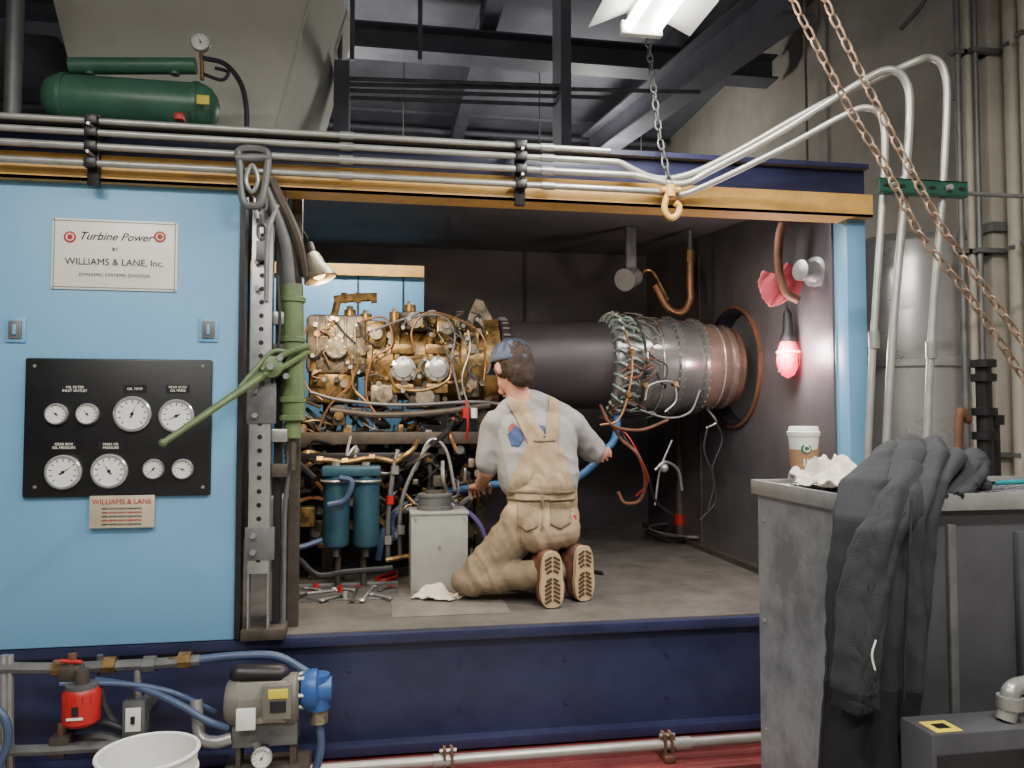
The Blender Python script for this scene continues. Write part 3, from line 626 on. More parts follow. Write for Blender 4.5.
b=B('spin_on_oil_filter'); p=P(81,726,-.27); k=S(p)
b.lathe(p,(0,0,1),[(0,8*k),(3*k,15*k),(6*k,17.5*k),(34*k,17.5*k),(38*k,15*k)],redp,28); b.cyl(p+V((0,0,38*k)),p+V((0,0,42*k)),15*k,steeld)
b.obox(p+V((0,-17.7*k,20*k)),(.02,.002,.03),blackm); b.obox(p+V((0,-17.8*k,13*k)),(.05,.002,.008),cream)
for i in range(16): a=i*math.pi/8; b.cyl(p+V((17*k*math.cos(a),17*k*math.sin(a),27*k)),p+V((17*k*math.cos(a),17*k*math.sin(a),34*k)),.003,redp,n=6)
b.cyl(p+V((0,0,42*k)),p+V((0,0,56*k)),.022,grime)
b.done()
b=B('outlet_switch_box'); a=P(126,698,-.2);c=P(148,732,-.2); b.box((a.x,-.24,c.z),(c.x,-.18,a.z),steeld,.005); b.box((a.x+.012,-.246,c.z+.02),(c.x-.012,-.24,a.z-.02),white,.002); b.box((a.x+.03,-.252,(a.z+c.z)/2-.012),(c.x-.03,-.244,(a.z+c.z)/2+.012),black)
b.tube([((a.x+c.x)/2,-.2,a.z),((a.x+c.x)/2,-.2,a.z+.1)],.012,conduit,8,False); b.box((a.x+.02,-.19,(a.z+c.z)/2-.02),(c.x-.02,.0,(a.z+c.z)/2+.02),steeld); b.done()
b=B('white_bucket'); c=P(148,752,-.78); k=S(c); R=48*k; h=c.z
b.lathe((c.x,c.y,0),(0,0,1),[(0,.01),(0,R*.82),(.01,R*.84),(h-.06,R*.95),(h-.058,R*1.0),(h-.05,R*1.0),(h-.045,R*.96),(h-.01,R*.97),(h,R),(h,R*.94),(.02,R*.8),(.02,.01)],white,48,False)
b.torus((c.x,c.y,h),(0,0,1),R*.98,.006,white,48,8); b.tube([(c.x-R,c.y,h-.05),(c.x-R*.8,c.y-R*.7,h-.2),(c.x,c.y-R*1.05,h-.28),(c.x+R*.8,c.y-R*.7,h-.2),(c.x+R,c.y,h-.05)],.003,steel,6); b.done()
# plinth and floor conduit
b=B('red_equipment_plinth'); b.box((XL,-.32,0),(2.6,.2,.10),redfl,.006); b.box((XL,-.34,.085),(2.6,-.3,.105),redfl,.004)
b.done()
b=B('floor_conduit_pipe'); z=.155
b.tube([(-.6,-.24,z),(2.4,-.24,z)],.018,conduit,12,False); b.tube([(-.6,-.17,z-.02),(2.4,-.17,z-.02)],.011,conduit,10,False)
for u in (448,667):
    x=P(u,748,-.24).x; b.box((x-.02,-.28,.1),(x+.02,-.14,.125),rust,.004); b.box((x-.018,-.262,.12),(x-.008,-.218,.2),rust); b.box((x+.008,-.262,.12),(x+.018,-.218,.2),rust); b.cyl((x-.03,-.24,.19),(x+.03,-.24,.19),.007,steel,n=6)
for x in (.2,1.1): b.cyl((x,-.24,z),(x+.06,-.24,z),.024,steel,n=12)
b.done()
# ---------- crane hook & chains ----------
b=B('yellow_crane_hook'); k=.0043
b.cyl(P(670,186,-.15),P(670,197,-.15),.022,yellow); b.tube([P(668,194,-.15),P(665,203,-.15),P(665,212,-.15),P(671,218,-.15),P(678,214,-.15),P(679,206,-.15),P(675,203,-.15)],.013,yellow,10); b.tube([P(661,190,-.15),P(680,190,-.15)],.012,yellow,8,False)
chain(b,[P(670,186,-.15),P(660,140,-.12),P(655,100,-.1),P(648,40,0),P(645,-30,0)],.036,.0035,steeld)
b.done()
crust=M('chain_rust',(176,146,120),.5,.5,.2,30,rgb2=(126,102,84))
b=B('rusty_hanging_chain')
chain(b,[P(775,-40,-.75),P(800,15,-.75),P(850,110,-.7),P(886,168,-.7),P(918,232,-.7),P(965,290,-.7),P(1024,378,-.68),P(1070,445,-.65)],.040,.0037,crust); b.done()
b=B('rusty_hanging_chain')
chain(b,[P(808,-40,-.8),P(832,15,-.8),P(868,88,-.8),P(900,150,-.8),P(940,225,-.8),P(985,288,-.78),P(1030,352,-.76),P(1070,410,-.75)],.039,.0037,crust); b.done()
# ---------- upper left ----------
b=B('sheet_metal_hopper')
f=[P(38,-60,.75),P(325,-60,.75),P(262,150,1.0),P(100,95,1.0)]; g=[f[0]+V((0,1.3,.2)),f[1]+V((.1,1.3,.2)),None,None]
f=[f[0],f[1],V((f[2].x,1.0,2.545)),V((f[3].x,1.0,2.545))]; g=[g[0],g[1],V((f[2].x+.12,1.9,2.62)),V((f[3].x,1.9,2.62))]
b.add(f+g,[(0,1,2,3),(5,4,7,6),(1,5,6,2),(4,0,3,7),(4,5,1,0),(3,2,6,7)],ductw)
b.tube([f[1]+V((0,-.004,0)),f[2]+V((0,-.004,0))],.008,ductw,6,False)
b.done()
b=B('green_air_receiver_tank'); Y=.45; a=P(42,98,Y); c=P(220,98,Y); r=24*S(P(130,98,Y)); Lx=c.x-a.x
b.lathe(P(42,98,Y),(1,0,0),[(0,.01),(.01,r*.5),(.03,r*.8),(.06,r*.96),(.09,r),(Lx-.09,r),(Lx-.06,r*.96),(Lx-.03,r*.8),(Lx-.01,r*.5),(Lx,.01)],dkgreen,32)
for t in (.12,.86): b.lathe(V((a.x+Lx*t,Y,a.z)),(1,0,0),[(0,r),(0,r*1.06),(.02,r*1.06),(.02,r)],dkgreen,32,False)
b.cyl(P(70,66,Y),P(196,66,Y),.035,dkgreen); b.cyl(P(90,75,Y),P(90,66,Y),.02,dkgreen); b.cyl(P(175,75,Y),P(175,66,Y),.02,dkgreen)
for t in (.2,.8): x=a.x+Lx*t; b.box((x-.04,Y-.07,2.5),(x+.04,Y+.07,a.z-r*.9),dkgreen,.006)
p=P(203,100,Y-.13); b.obox(p,(.05,.01,.04),label_y,None,.002); b.obox(P(180,118,Y-.14),(.04,.05,.03),redp,None,.006)
p=P(201,43,Y); gauge(b,p,9*S(p),2.); b.cyl(p,p+V((0,.03,0)),.03,blackm)
b.tube([P(201,50,Y),P(202,65,Y),P(202,80,Y)],.009,brass); b.tube([P(203,58,Y),P(225,64,Y),P(240,82,Y),P(246,105,Y),P(247,132,Y)],.011,dhose); b.tube([P(203,74,Y),P(222,80,Y),P(228,72,Y),P(215,68,Y)],.008,dhose)
b.done()
b=B('steel_riser_pipe'); x=P(14,60,.3).x
b.tube([(x,.3,2.5),(x,.3,4.3)],.032,steeld,14,False); b.lathe((x,.3,2.49),(0,0,1),[(0,.06),(.03,.06),(.04,.045),(.08,.045),(.085,.034)],steeld,16); b.tube([(x-.1,.34,2.49),(x-.1,.34,4.3)],.02,pipep,10,False); b.done()
b=B('roof_pipework')
for u0,u1,v,y in ((335,560,78,1.6),(335,700,84,1.65),(335,620,90,1.7),(335,560,97,1.75)): b.tube([P(u0,v,y),P(u1,v+8,y)],.013,steeld,8,False)
for u in (340,352,420,560): b.tube([P(u,60,1.7),(P(u,60,1.7).x,1.7,4.3)],.014,darkst,8,False)
for x in (.1,1.2): b.box((x-.03,1.55,2.58),(x+.03,1.75,2.64),darkst)
b.box((P(335,90,1.7).x,1.56,2.6),(P(350,90,1.7).x,1.8,P(340,70,1.7).z),darkst); b.box((P(556,90,1.7).x,1.56,2.6),(P(566,90,1.7).x,1.8,P(560,-20,1.7).z),darkst)
b.done()
b=B('high_level_pipe_rack')
rnd=random.Random(9)
for v,r in ((12,.03),(26,.02),(44,.03),(58,.02),(112,.05),(132,.03),(150,.025)):
    y=5.2-rnd.random()*.3; b.tube([V((-4,y,P(450,v,y).z)),V((3.1,y,P(450,v,y).z))],r,rnd.choice([darkst,steeld,darkst]),10,False)
for u in (370,400,462,505,550,610,660,700,760,800):
    y=5.0+rnd.random()*.3; x=P(u,60,y).x; w=rnd.choice([.03,.05,.09]); b.box((x-w,y,0.),(x+w,y+.12,4.3),rnd.choice([darkst,wallm,darkst]))
b.done()
def ibeam(name,p,q,h,w,mat):
    b=B(name); p=V(p);q=V(q); x=(q-p).normalized(); s_=x.cross(V((0,0,1))).normalized(); u_=s_.cross(x); R=Matrix((x,s_,u_)).transposed(); m=(p+q)/2; Ln=(q-p).length
    b.obox(m,(Ln,.012,h),mat,R); b.obox(m+u_*h/2,(Ln,w,.016),mat,R); b.obox(m-u_*h/2,(Ln,w,.016),mat,R); return b.done()
dk2=M('beam_dark',(94,96,106),.6,.1,.25,4)
ibeam('steel_roof_beam',P(590,150,4.6),P(800,-10,.9),.26,.2,dk2)
ibeam('steel_roof_beam',P(560,60,5.0),P(700,-60,1.9),.2,.16,dk2)
ibeam('steel_roof_beam',(-3,2.7,4.15),(3.1,2.7,4.15),.18,.2,dk2)
# ---------- right side ----------
b=B('exhaust_silencer_duct'); sx,sy=2.56,.42; b.lathe((sx,sy,.25),(0,0,1),[(0,.30),(0,.33),(.03,.33),(.04,.31),(.8,.31),(.81,.325),(.84,.325),(.85,.31),(1.35,.31),(1.36,.325),(1.39,.325),(1.4,.31),(1.85,.31),(1.95,.28),(2.0,.2),(2.02,.1),(2.02,.01)],silver,64,True)
b.lathe((2.3,AY,AZ),(-1,0,0),[(0,.28),(.19,.28),(.195,.32),(.22,.32)],silver,40); b.tube([(2.25,AY,AZ),(2.42,AY-.02,AZ),(2.54,AY-.15,AZ),(2.56,.7,AZ),(2.56,.5,AZ)],.25,silver,40)
for a in range(4): an=a*math.pi/2+.7; b.box((sx+.26*math.cos(an)-.03,sy+.26*math.sin(an)-.03,0),(sx+.26*math.cos(an)+.03,sy+.26*math.sin(an)+.03,.26),darkst)
b.done()
b=B('wall_riser_pipes')
for u,r,y,mat in ((862,.012,2.2,pipep),(962,.014,.0,steeld),(972,.018,.0,pipep),(980,.012,-.03,steeld),(1016,.03,-.1,pipep),(1030,.02,-.2,pipep)):
    x=P(u,250,y).x; x=min(x,3.1); b.tube([(x,y,0),(x,y,4.5)],r,mat,12,False)
    for z in (1.2,2.1,3.0): b.box((x-.03,y-.02,z),(3.2,y+.02,z+.02),steeld)
b.tube([P(900,30,.6),P(925,0,.5),P(935,-40,.5)],.012,steeld); b.tube([P(955,100,.2),P(960,40,.2),P(980,20,.1),P(1030,22,-.1)],.01,steeld)
b.done()
b=B('building_column'); x=P(1000,250,.0).x; b.box((x-.055,-.02,0),(x+.055,.16,4.5),pipep,.01); b.box((x-.07,-.04,2.2),(x+.07,.18,2.24),steeld); b.done()
b=B('gate_valve_riser'); Y=-.42; x=P(984,400,Y).x
b.tube([(x,Y,0),(x,Y,P(984,362,Y).z)],.028,blackm,16,False)
for v in (364,378,412,436): z=P(984,v,Y).z; b.lathe((x,Y,z-.015),(0,0,1),[(0,.03),(.002,.045),(.03,.045),(.032,.03)],black,16)
b.tube([(x+.07,Y+.04,0),(x+.07,Y+.04,P(1005,418,Y).z)],.024,black,14,False); b.cyl((x+.07,Y+.04,P(1005,425,Y).z),(x+.07,Y+.04,P(1005,415,Y).z),.04,black)
b.tube([(x-.04,Y+.03,P(960,420,Y).z),(x-.09,Y+.03,P(960,440,Y).z),(x-.09,Y+.03,.0)],.016,rust,10)
b.done()
# cabinet
CT=1.187
b=B('sheet_metal_workbench'); X0,X1,Y0,Y1=1.08,2.15,-1.42,-.97
b.box((X0,Y0,0),(X1,Y1,CT-.03),cabd,.003); b.box((X0-.004,Y0+.0,0),(X0,Y1,CT-.03),cab)
b.box((X0-.015,Y0-.015,CT-.034),(X1,Y1+.015,CT-.006),cab,.002)
for (lo,hi) in (((X0-.018,Y0-.018,CT-.034),(X0-.012,Y1+.018,CT+.006)),((X0-.018,Y0-.018,CT-.034),(X1,Y0-.012,CT+.006)),((X0-.018,Y1+.012,CT-.034),(X1,Y1+.018,CT+.006))): b.box(lo,hi,steel,.001)
for i in range(14):
    for j in range(22): b.obox((X0+.03+j*.045,Y0+.03+i*.03,CT-.005),(.026,.004,.003),steeld,Euler((0,0,.5 if (i+j)%2 else -.5)).to_matrix())
for z in (.2,.5,.8,1.08): b.cyl((X0-.004,Y1-.03,z),(X0-.008,Y1-.03,z),.006,steel,n=8); b.cyl((X0-.004,Y0+.03,z),(X0-.008,Y0+.03,z),.006,steel,n=8)
b.box((1.5,Y0-.02,.72),(X1,Y0,1.1),cabd,.004); b.box((1.32,Y0-.012,.5),(1.34,Y0,1.12),steeld,.002)
for x in (1.53,1.8,2.05):
    for z in (.75,1.07): b.cyl((x,Y0-.02,z),(x,Y0-.026,z),.006,steel,n=8)
b.done()
b=B('coffee_cup'); p=V((P(804,470,-1.03).x,-1.03,CT))
b.lathe(p,(0,0,1),[(0,.026),(.004,.029),(.13,.041),(.133,.044),(.137,.042)],white,32); b.lathe(p+V((0,0,.136)),(0,0,1),[(0,.0445),(.008,.0455),(.01,.042),(.022,.039),(.024,.037),(.019,.033)],cream,32)
b.lathe(p+V((0,0,.04)),(0,0,1),[(0,.0335),(0,.0345),(.055,.0402),(.055,.039)],kraft,32,False)
q=p+V((-.012,-.038,.097)); b.lathe(q+V((0,.004,0)),V((-.3,-.95,.1)),[(0,.014),(.003,.014)],gring,20); b.torus(q,V((-.3,-.95,.1)),.008,.0015,white,16,4)
for i in range(5): b.obox(p+V((-.018+i*.009,-.038+.002*abs(i-2),.06)),(.003,.002,.02),cream)
b.done()
rag('crumpled_rag',V((P(832,480,-1.16).x,-1.17,CT+.004)),.22,.34,.07,ragm,8,3.)
b=B('teal_marker_pen'); p=P(995,488,-1.25); q=P(1030,488,-1.22); p.z=q.z=CT+.012; b.capsule(p,.006,q,.007,M('teal_plastic',(20,130,140),.4),10); b.cyl(p+V((-.02,0,0)),p,.005,black); b.done()
b=B('grey_relay_box'); xa=P(932,740,-1.66).x; b.box((xa,-1.66,0),(2.0,-1.56,.74),cabd,.006); b.box((xa+.01,-1.664,.1),(1.99,-1.66,.70),blackm,.004)
b.box((xa+.015,-1.655,.740),(xa+.075,-1.6,.742),label_y,.001); b.box((xa+.03,-1.64,.742),(xa+.06,-1.615,.7425),black); b.done()
b=B('flexible_conduit'); b.tube([P(1010,700,-1.62),P(1012,690,-1.62),P(1030,684,-1.6),P(1080,684,-1.55)],.018,steel,12); b.tube([P(1010,700,-1.62),(P(1006,720,-1.62).x,-1.62,.742)],.02,conduit,12); b.cyl(P(1010,708,-1.62),P(1010,696,-1.62),.026,steel); b.done()
# ---------- blob (voxel remesh) bodies ----------
def blob(name,prims,voxel,it=5,disp=None,parent=None):
    tb=B('tmp'); mats=[]
    for p in prims:
        if p[0]=='c': tb.capsule(p[1],p[2],p[3],p[4],p[5],16)
        else: tb.sph(p[1],p[2],p[4],p[3],18,12)
    o=tb.done(); org=o.location.copy()
    md=o.modifiers.new('r','REMESH'); md.mode='VOXEL'; md.voxel_size=voxel
    sm=o.modifiers.new('s','SMOOTH'); sm.factor=.5; sm.iterations=it
    dg=bpy.context.evaluated_depsgraph_get(); dg.update(); me=bpy.data.meshes.new_from_object(o.evaluated_get(dg)); bpy.data.objects.remove(o)
    N=len(me.vertices); co=np.empty(N*3); me.vertices.foreach_get('co',co); co=co.reshape(-1,3)+np.array(org)
    def label(pts):
        D=[]
        for p in prims:
            if p[0]=='c':
                a=np.array(p[1]);bb=np.array(p[3]); ab=bb-a; t=np.clip(((pts-a)@ab)/max(ab@ab,1e-9),0,1); D.append(np.linalg.norm(pts-(a+t[:,None]*ab),axis=1)-(p[2]+(p[4]-p[2])*t))
            else:
                R=np.array(p[3]) if p[3] else np.eye(3); q=(pts-np.array(p[1]))@R; rr=np.array(p[2]); D.append((np.linalg.norm(q/rr,axis=1)-1)*rr.min())
        return np.argmin(np.array(D),axis=0)
    mats=[]; 
    for p in prims:
        m=p[5] if p[0]=='c' else p[4]
        if m not in mats: mats.append(m)
    pm=[mats.index(p[5] if p[0]=='c' else p[4]) for p in prims]
    if disp:
        lv=label(co); me.update()
        for i,v in enumerate(me.vertices):
            d=disp(V(co[i]),mats[pm[lv[i]]]); 
            if d: co[i]+=np.array(v.normal)*d
    M_=len(me.polygons); pc=np.empty(M_*3); me.polygons.foreach_get('center',pc); pc=pc.reshape(-1,3)+np.array(org); lp=label(pc)
    me.vertices.foreach_set('co',co.reshape(-1)); me.materials.clear()
    for m in mats: me.materials.append(m)
    me.polygons.foreach_set('material_index',[pm[k] for k in lp]); me.polygons.foreach_set('use_smooth',[True]*M_); me.update()
    ob=bpy.data.objects.new(name,me); bpy.context.scene.collection.objects.link(ob)
    if parent: ob.parent=parent
    return ob
# jacket: draped panel + sleeve + bunched top
jk=empty('draped_fleece_jacket',None)
def crease(x): return 1-abs(2*((x%1.0))-1)**1.5      # soft pleats with sharp valleys
def cloth(name,rows,amp,pl,cutf,seed=0,nt=150,nx=90,thick=.010,edgeamp=.06):
    b=B(name); L_=[];fs=[]
    for i in range(nt+1):
        tt=i/nt; t=tt*(len(rows)-1); k=min(int(t),len(rows)-2); fr=t-k
        r=[rows[k][q]*(1-fr)+rows[k+1][q]*fr for q in range(4)]
        for j in range(nx+1):
            s_=j/nx; u=r[2]+(r[3]-r[2])*s_; p=P(u,r[0],r[1]); hang=min(1,max(0,(tt-.2)*5))
            w=s_*pl+.55*noise.noise(V((tt*2.2,s_*1.5,seed)))+.25*math.sin(tt*3+seed)
            fold=amp*(crease(w)-.5)*(.55+.6*noise.noise(V((s_*3,tt*2.5,seed+5)))) + amp*.5*noise.noise(V((s_*4+tt*3,tt*5,seed+2)))
            fold+=.004*(.3-abs(noise.noise(V((s_*6+tt*7,tt*16-s_*5,seed+9)))))*2
            edge=edgeamp*(abs(2*s_-1)**3.5)
            p.y+=hang*(-fold+edge); p.z+=(1-hang)*(.7*fold-edge*.7)
            p.x+=.006*noise.noise(V((s_*2,tt*9,seed+7)))
            L_.append(p)
    for i in range(nt):
        for j in range(nx): fs.append((i*(nx+1)+j,i*(nx+1)+j+1,(i+1)*(nx+1)+j+1,(i+1)*(nx+1)+j))
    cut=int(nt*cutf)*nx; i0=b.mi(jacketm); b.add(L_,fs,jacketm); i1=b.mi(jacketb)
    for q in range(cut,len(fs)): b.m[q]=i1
    o=b.done(None,180,thick); o.parent=jk; return o
cloth('body_panel',[(446,-1.08,884,940),(442,-1.2,874,958),(452,-1.34,868,966),(482,-1.455,858,955),(520,-1.495,850,944),(590,-1.50,846,938),(660,-1.50,842,934),(730,-1.50,836,932),(830,-1.50,832,938)],.050,3.2,.80,1.)
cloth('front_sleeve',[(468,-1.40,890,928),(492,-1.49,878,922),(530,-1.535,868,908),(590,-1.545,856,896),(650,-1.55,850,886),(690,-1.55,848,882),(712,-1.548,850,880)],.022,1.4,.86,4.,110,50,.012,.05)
cloth('rear_hem',[(462,-1.16,935,975),(455,-1.2,930,992),(466,-1.28,925,1000),(484,-1.36,925,990),(496,-1.43,925,965)],.035,2.2,2.,7.,70,60,.012,.05)
jp=[]
def J(a,ra,c,rc,m=jacketm): jp.append(('c',P(*a),ra,P(*c),rc,m))
J((885,470,-1.26),.030,(960,472,-1.22),.030); J((890,458,-1.22),.022,(950,456,-1.18),.024); J((960,476,-1.25),.028,(985,486,-1.3),.016); J((900,480,-1.34),.03,(950,482,-1.32),.026)
def jd(p,m): return .008*noise.noise(V((p.x*18,p.y*18,p.z*14)))
blob('bunched_filling',jp,.007,6,jd,jk)
b=B('drawstring_and_zip'); b.tube([P(876,640,-1.62),P(872,655,-1.62),P(875,670,-1.62)],.002,white,6); b.tube([P(912,500,-1.56),P(909,560,-1.575),P(906,620,-1.575),P(904,700,-1.575)],.003,blackm,6); o=b.done(); o.parent=jk
# ---------- mechanic ----------
man=empty('kneeling_mechanic',None)
bp=[]
def C(a,ra,c,rc,m): bp.append(('c',P(*a) if isinstance(a,tuple) else a,ra,P(*c) if isinstance(c,tuple) else c,rc,m))
sh=shirt
C((511,432,.50),.096,(522,478,.46),.106,sh); C((556,432,.50),.096,(557,478,.46),.104,sh); C((535,430,.48),.102,(542,480,.45),.108,sh)
C((498,422,.50),.063,(568,422,.50),.063,sh); C((520,405,.50),.058,(532,420,.50),.085,sh); C((505,414,.50),.055,(522,400,.50),.05,sh); C((562,416,.50),.055,(534,400,.50),.052,sh)
LSh=P(495,424,.49); LE=P(488,470,.54); LW=P(480,486,.76); RSh=P(571,424,.5); RE=P(597,455,.63); RW=P(606,452,.86)
C(LSh,.062,LSh.lerp(LE,.82),.064,sh); C(LSh.lerp(LE,.75),.043,LE,.039,skin); C(LE,.040,LW,.027,skin)
C(RSh,.062,RSh.lerp(RE,.8),.064,sh); C(RSh.lerp(RE,.7),.043,RE,.039,skin); C(RE,.040,RW,.027,skin)
HC=P(512,366,.50); C((521,402,.50),.056,(514,382,.50),.052,skin)
hf=V((-.42,.88,-.2)).normalized(); hs=hf.cross(V((0,0,1))).normalized(); hu=hs.cross(hf); HR=Matrix((hs,hf,hu)).transposed()
bp.append(('e',HC+hu*.01,(.077,.098,.105),HR,skin)); bp.append(('e',HC+hf*.03-hu*.065,(.055,.065,.055),HR,skin))
bp.append(('c',HC+hf*.098-hu*.0,.010,HC+hf*.112-hu*.028,.015,skin)); bp.append(('c',HC+hf*.085-hu*.1-hs*.01,.02,HC+hf*.085-hu*.1+hs*.01,.02,skin))
for s_ in (-1,1): bp.append(('e',HC+hs*.079*s_-hf*.005-hu*.012,(.012,.02,.033),HR,skin)); bp.append(('c',HC+hf*.086+hu*.022+hs*.02*s_,.011,HC+hf*.08+hu*.022+hs*.045*s_,.01,skin))
C((525,520,.42),.110,(555,518,.47),.110,ovl); C((531,498,.44),.108,(555,496,.47),.108,ovl); C((537,484,.45),.110,(551,484,.45),.110,ovl); C((538,532,.36),.095,(560,528,.42),.095,ovl)
LH=P(522,528,.42); RH=P(552,526,.52); LK=P(472,580,.44); RK=P(496,572,.66); LA=P(536,574,.33); RA=P(564,568,.43)
C(LH,.102,LK,.076,ovd); C(RH,.098,RK,.075,ovd); C(LK,.072,LA,.060,ovd); C(RK,.070,RA,.058,ovd); C(LH.lerp(LK,.5),.082,LK.lerp(LA,.4),.070,ovd); C(LK,.070,LK+V((-.03,.0,-.0)),.066,ovd)
dk=(LK-LH).normalized()
def bd(p,m):
    if m is skin: return 0
    if m is shirt: return .006*noise.noise(V((p.x*14,p.y*10,p.z*9)))+.013*(.28-abs(noise.noise(V((p.x*14+p.z*10,p.y*12,p.z*8-p.x*5)))))
    a=p.dot(dk); q=p-dk*a; r=abs(noise.noise(V((q.x*5+a*3,q.y*5,q.z*5+a*13)))); r2=abs(noise.noise(V((q.x*12-a*5,q.y*12,q.z*12+a*24)))); return .018*(.2-r)+.008*(.25-r2)
body=blob('body',bp,.0065,4,bd,man)
bm=bmesh.new(); bm.from_mesh(body.data); bvh=BVHTree.FromBMesh(bm); bm.free()
def overlay(name,polys,mat,off=.008,st=.005,solid=.005):
    bb=B(name); pls=[[(P(u,v,.36).x,P(u,v,.36).z) for u,v in pl] for pl in polys]
    xs=[p[0] for pl in pls for p in pl]; zs=[p[1] for pl in pls for p in pl]
    nx=int((max(xs)-min(xs))/st)+2; nz=int((max(zs)-min(zs))/st)+2; ids={}; L_=[]; fs=[]
    dd=V((.218,.976,0)).normalized()
    def vid(i,j):
        if (i,j) in ids: return ids[(i,j)]
        x=min(xs)+i*st; z=min(zs)+j*st; o=V((x,.36,z))-dd*.5; h=bvh.ray_cast(o,dd,1.3)
        if h[0] is None: ids[(i,j)]=None; return None
        L_.append(h[0]+h[1]*off*.6-dd*off*.5); ids[(i,j)]=len(L_)-1; return ids[(i,j)]
    for i in range(nx):
        for j in range(nz):
            x=min(xs)+(i+.5)*st; z=min(zs)+(j+.5)*st
            if any(inpoly(x,z,pl) for pl in pls):
                q=[vid(i,j),vid(i+1,j),vid(i+1,j+1),vid(i,j+1)]
                if all(k is not None for k in q): fs.append(tuple(q))
    bb.add(L_,fs,mat); o=bb.done(None,ang=70,solid=solid); 
    o.parent=man; return o
overlay('overalls_back_bib',[[(507,500),(575,500),(570,474),(563,450),(555,438),(532,438),(522,454),(511,480)],[(530,446),(545,436),(520,398),(506,403)],[(545,438),(558,446),(560,402),(549,396)]],ovl,.010,.004)
overlay('bib_seams',[[(534,439),(554,439),(554,442),(534,442)],[(508,490),(574,490),(574,493),(508,493)],[(541,493),(543,493),(544,525),(542,525)]],ovd,.015,.004,.003)
overlay('shirt_print_blue',[[(507,434),(514,426),(521,430),(524,440),(518,447),(511,446)],[(534,424),(545,426),(545,434),(536,434)]],printb,.004,.004,.0015)
overlay('shirt_print_red',[[(507,428),(512,423),(516,426),(510,432)],[(527,415),(535,419),(533,423),(526,419)]],printr,.004,.004,.0015)
overlay('overalls_hip_pocket',[[(518,503),(538,503),(538,524),(528,529),(518,524)],[(550,502),(570,502),(570,522),(560,527),(550,522)]],ovd,.009,.004,.003)
bb=B('pocket_tag'); p=P(574,520,.38); bb.obox(p,(.02,.02,.045),redp,None,.004); bb.obox(p+V((-.012,.0,-.03)),(.025,.02,.04),black,None,.004); o=bb.done(); o.parent=man
bb=B('eyes_and_mouth')
for s_ in (-1,1):
    e=HC+hf*.088+hu*.008+hs*.031*s_; bb.sph(e,.012,eyew,n=12,m=8); bb.sph(e+hf*.008,.006,black,n=10,m=6)
bb.sph(HC+hf*.094-hu*.052,(.024,.008,.007),lip,HR,12,8); o=bb.done(); o.parent=man
hp=[('e',HC+hu*.012-hf*.012,(.086,.1,.1),HR,hairm),('e',HC-hf*.045-hu*.035,(.074,.062,.064),HR,hairm),('e',HC-hf*.05-hu*.07,(.058,.048,.044),HR,hairm),('c',HC+hs*.07-hu*.01+hf*.02,.016,HC+hs*.065-hu*.045+hf*.01,.012,hairm),('c',HC-hs*.07-hu*.01+hf*.02,.016,HC-hs*.065-hu*.045+hf*.01,.012,hairm)]
def hd(p,m): return .006*noise.noise(V((p.x*70,p.y*70,p.z*25)))
blob('hair',[(q[0],q[1]-hf*.012,*q[2:]) for q in hp],.006,2,hd,man)
bb=B('baseball_cap'); n=28; m=10; vs=[];fs=[]; cc=HC+hu*.028
for i in range(m+1):
    th=math.pi/2*i/m
    for k in range(n):
        a=2*math.pi*k/n; r=math.cos(th)
        vs.append(cc+hs*(.097*r*math.cos(a))+hf*(.115*r*math.sin(a)-.006)+hu*(.094*math.sin(th)-.012*(1-math.sin(a))*(1-i/m)+.002))
for i in range(m):
    for k in range(n): fs.append((i*n+k,i*n+(k+1)%n,(i+1)*n+(k+1)%n,(i+1)*n+k))
bb.add(vs,fs,capm); bb.sph(cc+hu*.097,.009,capm,n=10,m=6)
vs=[];fs=[]
for i in range(13):
    a=math.radians(25+130*i/12); 
    for j in range(5):
        t=j/4; vs.append(cc+hs*(.09*math.cos(a)*(1-.05*t))+hf*(.105*math.sin(a)+.075*t*math.sin(a)**.6)+hu*(.0-.02*t-.025*(math.cos(a))**2*t-.002))
for i in range(12):
    for j in range(4): fs.append((i*5+j,i*5+j+1,i*5+5+j+1,i*5+5+j))
bb.add(vs,fs,capm)
seam=M('cap_seam',(62,72,92),.9)
for k in range(6):
    a=math.pi*k/6; bb.tube([cc+hs*(.098*math.cos(t)*math.cos(a))+hf*(.116*math.cos(t)*math.sin(a)-.006)+hu*(.095*math.sin(t)+.002) for t in [math.pi*q/12 for q in range(1,12)]],.0014,seam,4,False)
o=bb.done(None,60,.004); o.parent=man
